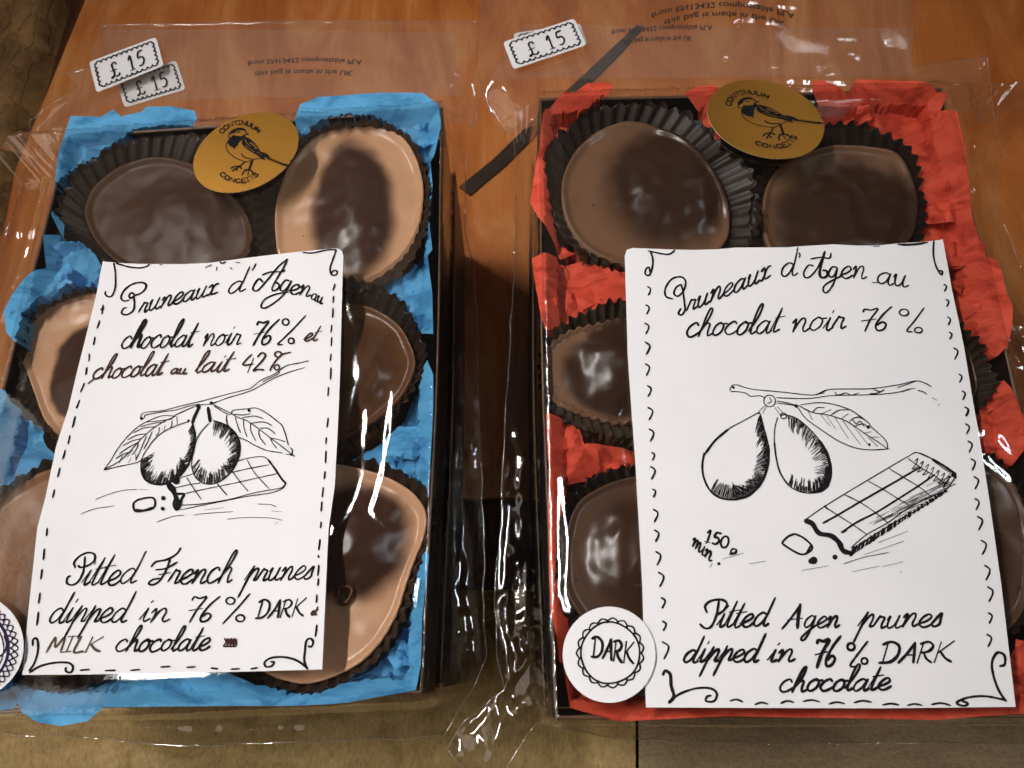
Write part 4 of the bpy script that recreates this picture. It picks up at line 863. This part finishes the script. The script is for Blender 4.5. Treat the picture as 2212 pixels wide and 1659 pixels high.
word(T, FD, 'noir', 1120, 606, 1475, 588, 86, .28, 3.3)
word(T, FD, '76', 1565, 608, 1750, 602, 72, .22, 3.4)
T.stroke(FD.pts(ring(1863, 482, 30, 9, 22)), 3.0); T.stroke(FD.pts([(1995, 452), (1930, 540), (1882, 600), (1915, 608)]), 3.1); T.stroke(FD.pts(ring(1958, 598, 25, 9, 18)), 3.0)
for s in ([(430, 160), (420, 125), (450, 96), (510, 88), (542, 110), (522, 150), (480, 176)], [(497, 96), (482, 180), (452, 240), (420, 248), (392, 226)]): T.stroke(FG.pts(s), 4.0)
word(T, FG, 'itted', 480, 247, 765, 236, 74, .36, 3.4)
T.stroke(FG.pts([(850, 252), (900, 192), (955, 115)]), 3.4); T.stroke(FG.pts([(952, 115), (942, 180), (936, 246)]), 5.4); T.stroke(FG.pts([(880, 202), (962, 192)]), 3.2)
word(T, FG, 'gen', 965, 250, 1165, 242, 66, .3, 3.5)
word(T, FG, 'prunes', 1270, 250, 1740, 238, 72, .36, 3.4)
word(T, FG, 'dipped', 292, 437, 710, 437, 72, .38, 3.5)
word(T, FG, 'in', 765, 438, 915, 432, 68, .36, 3.6)
word(T, FG, '76', 1015, 470, 1145, 462, 78, .22, 5.0)
T.stroke(FG.pts(ring(1237, 352, 20)), 4.2); T.stroke(FG.pts([(1330, 322), (1270, 400), (1232, 458), (1270, 462)]), 3.3); T.stroke(FG.pts(ring(1312, 432, 17)), 3.4)
word(T, FG, 'DARK', 1400, 442, 1800, 438, 57, .25, 4.0)
word(T, FG, 'chocolate', 825, 608, 1450, 592, 68, .36, 3.6)
for s, ww in (([(185, 508), (198, 486), (225, 508), (230, 570), (245, 630), (218, 664)], 5.0), ([(225, 655), (280, 615), (370, 585), (450, 585), (486, 615), (470, 656), (425, 656), (430, 632), (452, 625)], 3.6), ([(2108, 655), (2070, 600), (2040, 520), (2030, 440), (2060, 385), (2100, 400), (2102, 450), (2075, 460)], 4.0), ([(2110, 652), (2000, 630), (1900, 635), (1830, 665), (1870, 683), (1895, 670), (1860, 655)], 3.6)): E.stroke(FG.pts(s), ww)
for a, b_, c, d in [(560, 655, 630, 660), (700, 675, 770, 672), (845, 668, 915, 663), (970, 658, 1060, 660), (1115, 672, 1200, 670), (1255, 665, 1350, 662), (1415, 678, 1505, 678), (1555, 680, 1635, 680), (1690, 675, 1795, 680)]:
    E.stroke(FG.pts([(a, b_), ((a + c) / 2, min(b_, d) - 8), (c, d)]), 3.2, 3)
for s in ([(360, 68), (320, 95), (250, 87), (185, 74)], [(200, 77), (215, 130), (210, 190), (190, 235), (165, 225), (170, 195), (190, 182), (195, 210)], [(2062, 8), (2058, 90), (2070, 160), (2090, 205), (2112, 232), (2118, 210), (2100, 205)], [(1825, 34), (1900, 34), (2020, 20)], [(1665, 48), (1700, 46)]): E.stroke(FD.pts(s), 3.5)
E.stroke(FD.pts([(1850, 36), (1920, 34), (1990, 26)]), 5)
TICK = [(FD, [(195, 310, 365), (185, 430, 490), (182, 550, 620), (190, 680, 750), (2140, 295, 340), (2155, 395, 440), (2165, 510, 560), (2175, 610, 655)]),
        (G6, [(205, 545, 610), (205, 660, 720), (215, 775, 830), (222, 890, 955), (228, 1005, 1070), (235, 1130, 1170), (235, 1205, 1270), (240, 1325, 1366)]),
        (G9, [(250, 10, 75), (255, 120, 180), (265, 235, 305), (280, 345, 420), (290, 480, 535), (295, 605, 655), (305, 715, 805), (2035, 560, 615), (2030, 675, 740)]),
        (FP, [(335, 985, 1075), (375, 1195, 1260), (405, 1330, 1400), (430, 1460, 1530)]),
        (FQ, [(435, 10, 80), (440, 145, 225), (462, 285, 375), (487, 430, 520), (512, 575, 675), (518, 755, 845), (543, 900, 1010), (574, 1095, 1210), (604, 1300, 1420), (628, 1475, 1595)])]
for fr, L in TICK:
    for x, y0, y1 in L:
        h_ = (y1 - y0); E.stroke(fr.pts([(x - h_ * .28, y0), (x + h_ * .06, y0 + h_ * .22), (x + h_ * .05, y0 + h_ * .55), (x - h_ * .18, y1)]), 3.0, 4)
PLa = [(660, 335), (560, 390), (430, 460), (330, 545), (260, 640), (235, 740), (250, 840), (300, 930), (380, 980), (470, 990), (560, 970), (640, 910), (700, 820), (730, 700), (730, 580), (700, 460), (670, 345)]
PLb = [(800, 375), (780, 450), (775, 560), (790, 680), (820, 790), (880, 880), (970, 930), (1060, 940), (1140, 920), (1185, 860), (1200, 760), (1170, 640), (1110, 540), (1030, 450), (950, 385), (870, 355), (820, 360)]
DR = [[(440, 170), (460, 135), (500, 130), (600, 160), (750, 175), (900, 190), (1070, 205), (1180, 165), (1350, 160), (1500, 158), (1700, 130), (1830, 100), (1900, 115), (1955, 145)], [(450, 180), (500, 180), (560, 190), (600, 215), (660, 210), (710, 225)], [(790, 225), (900, 230), (1050, 230), (1200, 210), (1400, 205), (1560, 200), (1700, 185), (1800, 160)],
 [(1075, 205), (1150, 190)], [(1230, 185), (1250, 205), (1310, 190), (1350, 205), (1410, 190)], [(1520, 165), (1570, 180), (1600, 165), (1550, 190), (1490, 195)], [(1700, 150), (1770, 125), (1840, 100)], [(1740, 180), (1770, 165), (1830, 155)], [(1850, 170), (1890, 180), (1920, 198)], [(1960, 225), (1995, 243)],
 ring(740, 250, 44), [(740, 225), (752, 255), (725, 268)], [(705, 285), (660, 325)], [(715, 295), (690, 340)], [(780, 300), (820, 355)], [(800, 295), (850, 350)], [(795, 250), (880, 265), (960, 290)], [(795, 265), (880, 276), (950, 292)],
 PLa, PLb, ring(845, 362, 22),
 [(970, 280), (1100, 262), (1220, 275), (1330, 310), (1385, 340), (1480, 410), (1500, 440), (1580, 510), (1620, 560), (1625, 610)], [(950, 295), (1010, 380), (1120, 460), (1250, 545), (1380, 600), (1500, 615), (1640, 608)], [(960, 285), (1060, 335), (1180, 355), (1280, 385), (1350, 420), (1450, 490), (1560, 560), (1620, 605)],
 [(1060, 335), (1100, 300), (1150, 300)], [(1130, 345), (1200, 315)], [(1200, 355), (1260, 320), (1340, 315)], [(1280, 380), (1330, 345)], [(1340, 400), (1400, 370), (1470, 400)], [(1380, 440), (1440, 420), (1480, 450)], [(1450, 490), (1500, 480)], [(1500, 520), (1560, 520)], [(1030, 330), (1060, 390)], [(1120, 350), (1190, 435)], [(1170, 365), (1235, 460)], [(1230, 375), (1330, 530)], [(1290, 400), (1420, 575)], [(1370, 440), (1490, 590)], [(1480, 520), (1550, 590)], [(1360, 380), (1390, 420), (1420, 400), (1450, 440)],
 [(1010, 1140), (1160, 1035), (1480, 840), (1780, 665), (1850, 635), (1960, 680), (2120, 775), (2140, 810)], [(2140, 810), (2080, 900), (1960, 1000), (1700, 1150), (1500, 1270), (1350, 1390)], [(2060, 920), (1800, 1040), (1630, 1160), (1470, 1250), (1350, 1350)], [(2040, 860), (2100, 790)], [(1960, 690), (2050, 755), (2100, 785)], [(2125, 790), (2050, 880), (2060, 920)],
 [(1150, 1040), (1250, 1105), (1370, 1180), (1470, 1250)], [(1300, 950), (1420, 1010), (1540, 1090), (1630, 1165)], [(1480, 850), (1590, 910), (1710, 985), (1790, 1030)], [(1630, 750), (1760, 830), (1860, 890), (1960, 970)], [(1780, 680), (1880, 750), (1980, 810), (2060, 870)]]
for s in DR: D.stroke(FE.pts(s), 2.1, 5)
for s, ww in (([(1140, 1165), (1250, 1105), (1420, 1005), (1700, 845), (1870, 745)], 3.2), ([(1280, 1235), (1400, 1155), (1540, 1085), (1710, 980), (1880, 870), (1980, 800)], 3.0), ([(1010, 1150), (1060, 1170), (1110, 1240), (1200, 1260), (1260, 1310), (1290, 1370), (1350, 1390)], 8.5), ([(1960, 682), (2050, 735), (2125, 790), (2138, 825)], 4.2), ([(1850, 635), (1960, 682)], 3),
              ([(930, 1245), (1000, 1280), (1060, 1345), (1020, 1390), (960, 1395), (850, 1330), (840, 1305), (880, 1265), (930, 1245)], 3.4), ([(1050, 1330), (1020, 1385)], 6), ([(250, 640), (235, 740), (252, 840), (302, 930), (380, 980), (470, 990)], 3.4), ([(430, 462), (330, 548), (262, 640)], 4.0), ([(470, 990), (560, 970), (640, 910), (700, 820), (730, 700), (730, 580)], 4.2), ([(1060, 935), (1140, 915), (1182, 860), (1197, 760), (1168, 640), (1110, 545)], 5.5), ([(1120, 920), (1165, 850), (1175, 750)], 8), ([(775, 560), (790, 680), (820, 790), (880, 880)], 3),
              ([(1150, 1160), (1170, 1150)], 6), ([(1285, 1232), (1310, 1220)], 6), ([(1155, 1040), (1180, 1062)], 5), ([(1180, 165), (1090, 205)], 2.5)): D.stroke(FE.pts(s), ww)
hatch(D, FE, PLa, 9, 16, 130, 25, 140, 1.15, (-.1, .65), 11); hatch(D, FE, PLa, 7, 12, 90, 30, 120, 1.25, (.1, -.8), 12); hatch(D, FE, PLa, 12.5, 16, 45, 10, 55, 2.0, (-.1, .5), 16)
hatch(D, FE, PLb, 9, 15, 85, 25, 125, 1.2, (-.2, .6), 13); hatch(D, FE, PLb, 5, 9, 45, 25, 110, 1.8, (.2, -.7), 14); hatch(D, FE, PLb, 8.5, 14.5, 50, 10, 60, 1.7, (-.2, .3), 15)
rnd = random.Random(21)
for k in range(70):       # dark side face of the bar
    t = k / 69; a = Vector((2060, 920)).lerp(Vector((1360, 1350)), t); b_ = Vector((2080, 900)).lerp(Vector((1350, 1390)), t) + Vector((-10, 26))
    D.stroke(FE.pts([tuple(a), tuple((a + b_) / 2 + Vector((rnd.uniform(-8, 8), 0))), tuple(b_)]), rnd.choice((1.6, 2.4, 4.2)), 3)
for k in range(60):
    t = rnd.random(); a = Vector((2000, 880)).lerp(Vector((1520, 1180)), t) + Vector((rnd.uniform(-40, 60), rnd.uniform(-30, 40))); L = rnd.uniform(60, 140)
    D.stroke(FE.pts([tuple(a), tuple(a + Vector((L, -L * .48)))]), 1.2)
for k in range(7):
    x = 1830 + k * 40; y = 700 + k * 22
    D.stroke(FE.pts([(x, y), (x + 25, y - 22), (x + 10, y + 20), (x - 20, y + 60), (x + 25, y + 40)]), 1.6)
for x, y, r in ((1070, 1445, 30), (1050, 1450, 22), (1230, 1420, 20), (360, 1470, 13), (2010, 277, 5), (940, 288, 14), (1480, 445, 14), (1490, 575, 10), (660, 340, 10), (2125, 800, 22), (1020, 1150, 22), (470, 150, 10)): D.dot(*FE(x, y), r * .2877)
for s in ([(385, 1435), (545, 1390)], [(590, 1470), (710, 1450)], [(980, 1520), (1180, 1485)], [(1295, 1470), (1450, 1420), (1635, 1385)], [(1360, 1530), (1560, 1487)], [(1590, 1490), (1740, 1455)], [(1455, 1400), (1745, 1300)], [(1555, 1310), (1775, 1225)], [(1715, 1535), (1735, 1530)]): D.stroke(FE.pts(s), 1.4)
word(T, FE, '150', 250, 1300, 425, 1362, 44, .30, 3.3)
for s in ([(490, 1362), (462, 1360), (448, 1385), (478, 1388), (492, 1365), (486, 1392), (440, 1398)],): T.stroke(FE.pts(s), 3.0)
word(T, FE, 'min', 155, 1335, 300, 1455, 58, .3, 3.2); T.stroke(FE.pts([(310, 1470), (292, 1496)]), 2)
T.build('handwritten_lettering', M['ink'], lab2); D.build('drawing', M['ink'], lab2); E.build('border', M['ink'], lab2)

# ------------------------------------------------------------------ round stickers
def ell(fr, cx, cy, ax, ay, bx, by, n=72):
    return [fr(cx + ax * math.cos(2 * math.pi * k / n) + bx * math.sin(2 * math.pi * k / n), cy + ay * math.cos(2 * math.pi * k / n) + by * math.sin(2 * math.pi * k / n)) for k in range(n)]
zs = ZR + .0047
flat = lambda z: (lambda x, y: z)
s1 = sheet('round_sticker', ell(FM, 1941, 936, 296, 0, 0, 307), zs, flat(zs), M['paper'], None, .00015, .006)
prop(s1, 'round white sticker reading DARK at the lower left corner of the red box', 'sticker', 'round white stickers')
T = Ink(zs, flat(zs))
for rr, ww in ((1.0, 2.6), (.985, 2.2)): T.stroke([FM(1948 + 188 * rr * math.cos(a / 24 * 2 * math.pi), 925 + 196 * rr * math.sin(a / 24 * 2 * math.pi) + 4 * math.sin(a)) for a in range(24)], ww, 4, closed=True)
for k in range(19):
    a0, a1 = 2 * math.pi * k / 19, 2 * math.pi * (k + 1) / 19; am = (a0 + a1) / 2
    pt = lambda a, q: FM(1948 + (188 + q) * math.cos(a), 925 + (196 + q) * math.sin(a))
    T.stroke([pt(a0 - .03, -2), pt(a0 + .03, 14), pt(am, 27), pt(a1 - .03, 14), pt(a1 + .03, -2)], 2.6)
word(T, FM, 'DARK', 1830, 950, 2095, 998, 66, .08, 4.0)
T.build('lettering', M['ink'], s1)
zs2 = ZL + .0047
s2 = sheet('round_sticker', ell(FN, -250, 1090, 455, 0, 0, 455), zs2, flat(zs2), M['paper'], None, .00015, .006)
prop(s2, 'round white sticker with purple inked scallops, cut off at the left edge', 'sticker', 'round white stickers')
T = Ink(zs2, flat(zs2))
for rr, ww in ((330, 2.8), (318, 2.4), (285, 2.2)): T.stroke([FN(-250 + rr * math.cos(a / 24 * 2 * math.pi), 1110 + rr * math.sin(a / 24 * 2 * math.pi)) for a in range(24)], ww, 4, closed=True)
for row, r0 in ((0, 330), (1, 365)):
    n = 40
    for k in range(n):
        a0, a1 = 2 * math.pi * (k + .5 * row) / n, 2 * math.pi * (k + 1 + .5 * row) / n; am = (a0 + a1) / 2
        pt = lambda a, q: FN(-250 + (r0 + q) * math.cos(a), 1110 + (r0 + q) * math.sin(a))
        T.stroke([pt(a0, 0), pt(a0 + .02, 26), pt(am, 46), pt(a1 - .02, 26), pt(a1, 0)], 2.4)
T.stroke([FN(40, 1000), FN(60, 1090), FN(20, 1170), FN(-60, 1190)], 3.0)
T.build('border', M['purple_ink'], s2)

# ------------------------------------------------------------------ gold stickers with the bird
def gold(fr, e, zr, aff, label):
    z0 = zr + .0034
    cxy = at(*fr(e[0], e[1]), z0)
    zf = lambda x, y: z0 - .06 * (y - cxy.y)
    def out(L): return [fr(*p) for p in L]
    disc = sheet('gold_sticker', [fr(*p) for p in [(e[0] + e[2] * math.cos(2 * math.pi * k / 80) + e[4] * math.sin(2 * math.pi * k / 80), e[1] + e[3] * math.cos(2 * math.pi * k / 80) + e[5] * math.sin(2 * math.pi * k / 80)) for k in range(80)]], z0, zf, M['gold'], None, .00022, .006, M['gold_edge'])
    prop(disc, label, 'sticker', 'gold bird stickers')
    A = lambda p: fr(aff[0] * p[0] + aff[1] * p[1] + aff[2], aff[3] * p[0] + aff[4] * p[1] + aff[5])
    D = Ink(z0, zf); T = Ink(z0, zf); G = Ink(z0, zf, .00028)
    for L in ([(738, 470), (752, 430), (800, 390), (880, 365), (950, 375), (982, 405), (960, 412), (900, 402), (850, 410), (820, 440), (780, 455)],
              [(760, 520), (800, 480), (850, 490), (920, 495), (970, 478), (975, 505), (930, 550), (880, 590), (860, 640), (835, 650), (832, 688), (805, 668), (780, 655), (755, 640), (715, 585), (730, 550)],
              [(980, 508), (1040, 530), (1100, 580), (1160, 650), (1200, 720), (1240, 780), (1272, 855), (1220, 835), (1150, 780), (1060, 730), (990, 680), (930, 610), (935, 560)],
              [(1200, 735), (1260, 745), (1310, 775), (1330, 800), (1270, 820), (1230, 790)]): D.area([A(p) for p in L], 3)
    D.area([A(p) for p in [(1300, 790), (1360, 825), (1620, 935), (1615, 955), (1550, 945), (1380, 870), (1290, 835)]], 1)
    for L, ww in (([(738, 470), (730, 500), (760, 520)], 2.2), ([(712, 590), (705, 660), (740, 740), (820, 810), (900, 850), (980, 880), (1080, 865), (1120, 845), (1200, 828)], 2.0), ([(985, 410), (980, 440), (1022, 465), (975, 470), (940, 480)], 2.4), ([(930, 760), (950, 795), (1000, 825), (1080, 838)], 2.6),
                  ([(985, 880), (945, 915), (905, 950)], 2.8), ([(1085, 850), (1070, 920), (1045, 1000)], 4.2), ([(780, 985), (830, 955), (900, 955), (935, 990)], 3.2), ([(905, 955), (850, 985), (800, 1030)], 2.8), ([(905, 955), (860, 990), (875, 1025)], 2.6), ([(945, 1085), (970, 1030), (1035, 1005), (1085, 1030), (1105, 1080)], 3.0), ([(1035, 1005), (1028, 1085)], 3.2), ([(980, 1000), (1040, 1000)], 3), ([(1625, 862), (1650, 868), (1660, 890)], 2.4), ([(865, 425), (890, 432)], 4.4)):
        D.stroke([A(p) for p in L], ww)
    for L in ([(975, 540), (1000, 600), (1060, 660)], [(1040, 600), (1100, 640), (1140, 690)], [(1060, 590), (1120, 640), (1160, 690)], [(980, 640), (1040, 690), (1120, 740)], [(1100, 690), (1180, 700)], [(1150, 740), (1230, 790)], [(1330, 830), (1450, 880), (1560, 920)]): G.stroke([A(p) for p in L], 1.1)
    def arc(text, cx, cy, r, a0, a1, hh, up):
        tot = sum(GL[c][1] for c in text); x = 0
        for ch in text:
            g, adv = GL[ch]
            for st in g:
                P = []
                for gx, gy in st:
                    a = a0 + (a1 - a0) * (x + gx) / tot; rr = r + (gy * hh if up else -(1 - gy) * -hh * -1)
                    rr = r + gy * hh if up else r - gy * hh
                    P.append(A((cx + rr * math.sin(a), cy - rr * math.cos(a))))
                T.stroke(P, 2.5)
            x += adv
    arc('CONTINUUM', 900, 620, 300, -1.02, 1.0, 34, True)
    arc('CONCEITS', 905, 820, 385, math.pi + .86, math.pi - .84, 33, False)
    D.build('emblem', M['ink'], disc); T.build('lettering', M['ink'], disc); G.build('emblem', M['gold'], disc)
gold(FH, (990, 735, 750, -95, -120, 605), ZL, (1, 0, 0, 0, 1, 0), 'oval looking gold foil sticker with a wagtail, between blue tissue')
import numpy as np
src = np.array([(900, 370, 1), (1620, 945, 1), (1030, 1080, 1)], float); dst = np.array([(880, 445), (1990, 835), (1440, 1075)], float)
Am = np.linalg.solve(src, dst)
gold(FI, (1160, 772, 840, 70, 95, 598), ZR, (Am[0, 0], Am[1, 0], Am[2, 0], Am[0, 1], Am[1, 1], Am[2, 1]), 'gold foil sticker with a wagtail, over the red tissue box')

# ------------------------------------------------------------------ price stickers
def price(fr, TL, TR, BR, BL, z, label, tone):
    zf = flat(z); c = [Vector(p) for p in (TL, TR, BR, BL)]
    P = []
    for i in range(4):
        p = c[i]; a = (c[i - 1] - p).normalized(); b_ = (c[(i + 1) % 4] - p).normalized(); r = 60
        for t in (0, .5, 1): q = p + a * r * (1 - t) ** 2 + b_ * r * t ** 2; P.append(fr(q.x, q.y))
    o = sheet('price_sticker', P, z, zf, M['paper'], None, .00015, .004); prop(o, label, 'price sticker', 'price stickers')
    def uv(u, v): q = (c[0] * (1 - u) + c[1] * u) * (1 - v) + (c[3] * (1 - u) + c[2] * u) * v; return fr(q.x, q.y)
    T = Ink(z, zf)
    def row(a, b_, n, inx, iny):
        pts = []
        for k in range(n):
            u0, v0 = a[0] + (b_[0] - a[0]) * k / n, a[1] + (b_[1] - a[1]) * k / n; u1, v1 = a[0] + (b_[0] - a[0]) * (k + 1) / n, a[1] + (b_[1] - a[1]) * (k + 1) / n
            T.stroke([uv(u0 + inx, v0 + iny), uv(u0 * .85 + u1 * .15 - inx * .3, v0 * .85 + v1 * .15 - iny * .3), uv((u0 + u1) / 2 - inx, (v0 + v1) / 2 - iny), uv(u0 * .15 + u1 * .85 - inx * .3, v0 * .15 + v1 * .85 - iny * .3), uv(u1 + inx, v1 + iny)], 3.6)
    row((.09, .12), (.93, .12), 11, 0, .035); row((.93, .14), (.93, .86), 5, -.016, 0); row((.93, .88), (.09, .88), 11, 0, -.035); row((.08, .86), (.08, .14), 5, .016, 0)
    for txt, u0, ww, vb in (('£', .26, .15, .78), ('1', .53, .09, .76), ('5', .65, .13, .74)):
        for st in GL[txt][0]:
            T.stroke([uv(u0 + gx / GL[txt][1] * ww, vb - gy * .24) for gx, gy in st], 4.4)
    T.build('lettering', M['ink'], o)
price(FJ, (510, 880), (1690, 530), (1870, 1090), (690, 1440), .0074, 'lower white 15 pound price sticker partly under another, behind the blue box', 0)
price(FJ, (0, 560), (1300, 75), (1445, 630), (150, 1155), ZFLAP + .0020, 'upper tilted white 15 pound price sticker behind the blue box', 0)
price(FK, (530, 450), (1690, 270), (1830, 640), (640, 860), .0074, 'mostly hidden white price sticker under another, behind the red box', 0)
price(FK, (355, 600), (1600, 185), (1815, 650), (540, 1075), ZFLAP + .0020, 'fully visible white 15 pound price sticker behind the red box', 0)

# ------------------------------------------------------------------ printing on the bag flaps (seen upside down from inside)
def printed(side, text, x0, y0, x1, y1, hpx, z, bow=0):
    cu = bpy.data.curves.new('t', 'FONT'); cu.body = text; cu.size = 1; cu.offset = .022; ob = bpy.data.objects.new('t', cu); C.objects.link(ob)
    dg = bpy.context.evaluated_depsgraph_get(); me = bpy.data.meshes.new_from_object(ob.evaluated_get(dg)); 
    bpy.data.objects.remove(ob)
    xs = [v.co.x for v in me.vertices]; a, b_ = min(xs), max(xs)
    V = []
    for v in me.vertices:
        t = (v.co.x - a) / (b_ - a); px = x0 + (x1 - x0) * t; py = y0 + (y1 - y0) * t - bow * 4 * t * (1 - t) + (v.co.y - .1) * hpx
        V.append(tuple(at(px, py, z)))
    return mesh_obj('printing', V, [list(p.vertices) for p in me.polygons], M['print'], BAG[side], False)
fl = lambda x, y: FL(x, y)
def pr(side, text, a, b_, hh, z, bow=0): return printed(side, text, *a, *b_, hh, z, bow)
pr('R', 'from EN13432 compostable PLA', FL(455, 150), FL(2015, 160), 17, ZFLAP + .0016, 24)
pr('R', 'this bag is made in the UK', FL(590, 230), FL(1915, 245), 17, ZFLAP + .0016, 20)
pr('R', 'from EN13432 compostable PLA', FL(20, 335), FL(1120, 285), 15, .0073, 4)
pr('R', 'this bag is made in the UK', FL(150, 440), FL(900, 400), 15, .0073, 2)
F1 = Frame(0, 0, .60759); F2 = Frame(1200, 0, .60759)
pr('L', 'from EN13432 compostable PLA', F1(1605, 400), F2(370, 395), 15, ZFLAP + .0016, 6)
pr('L', 'this bag is made in the UK', F1(1650, 470), F2(310, 465), 15, ZFLAP + .0016, 4)
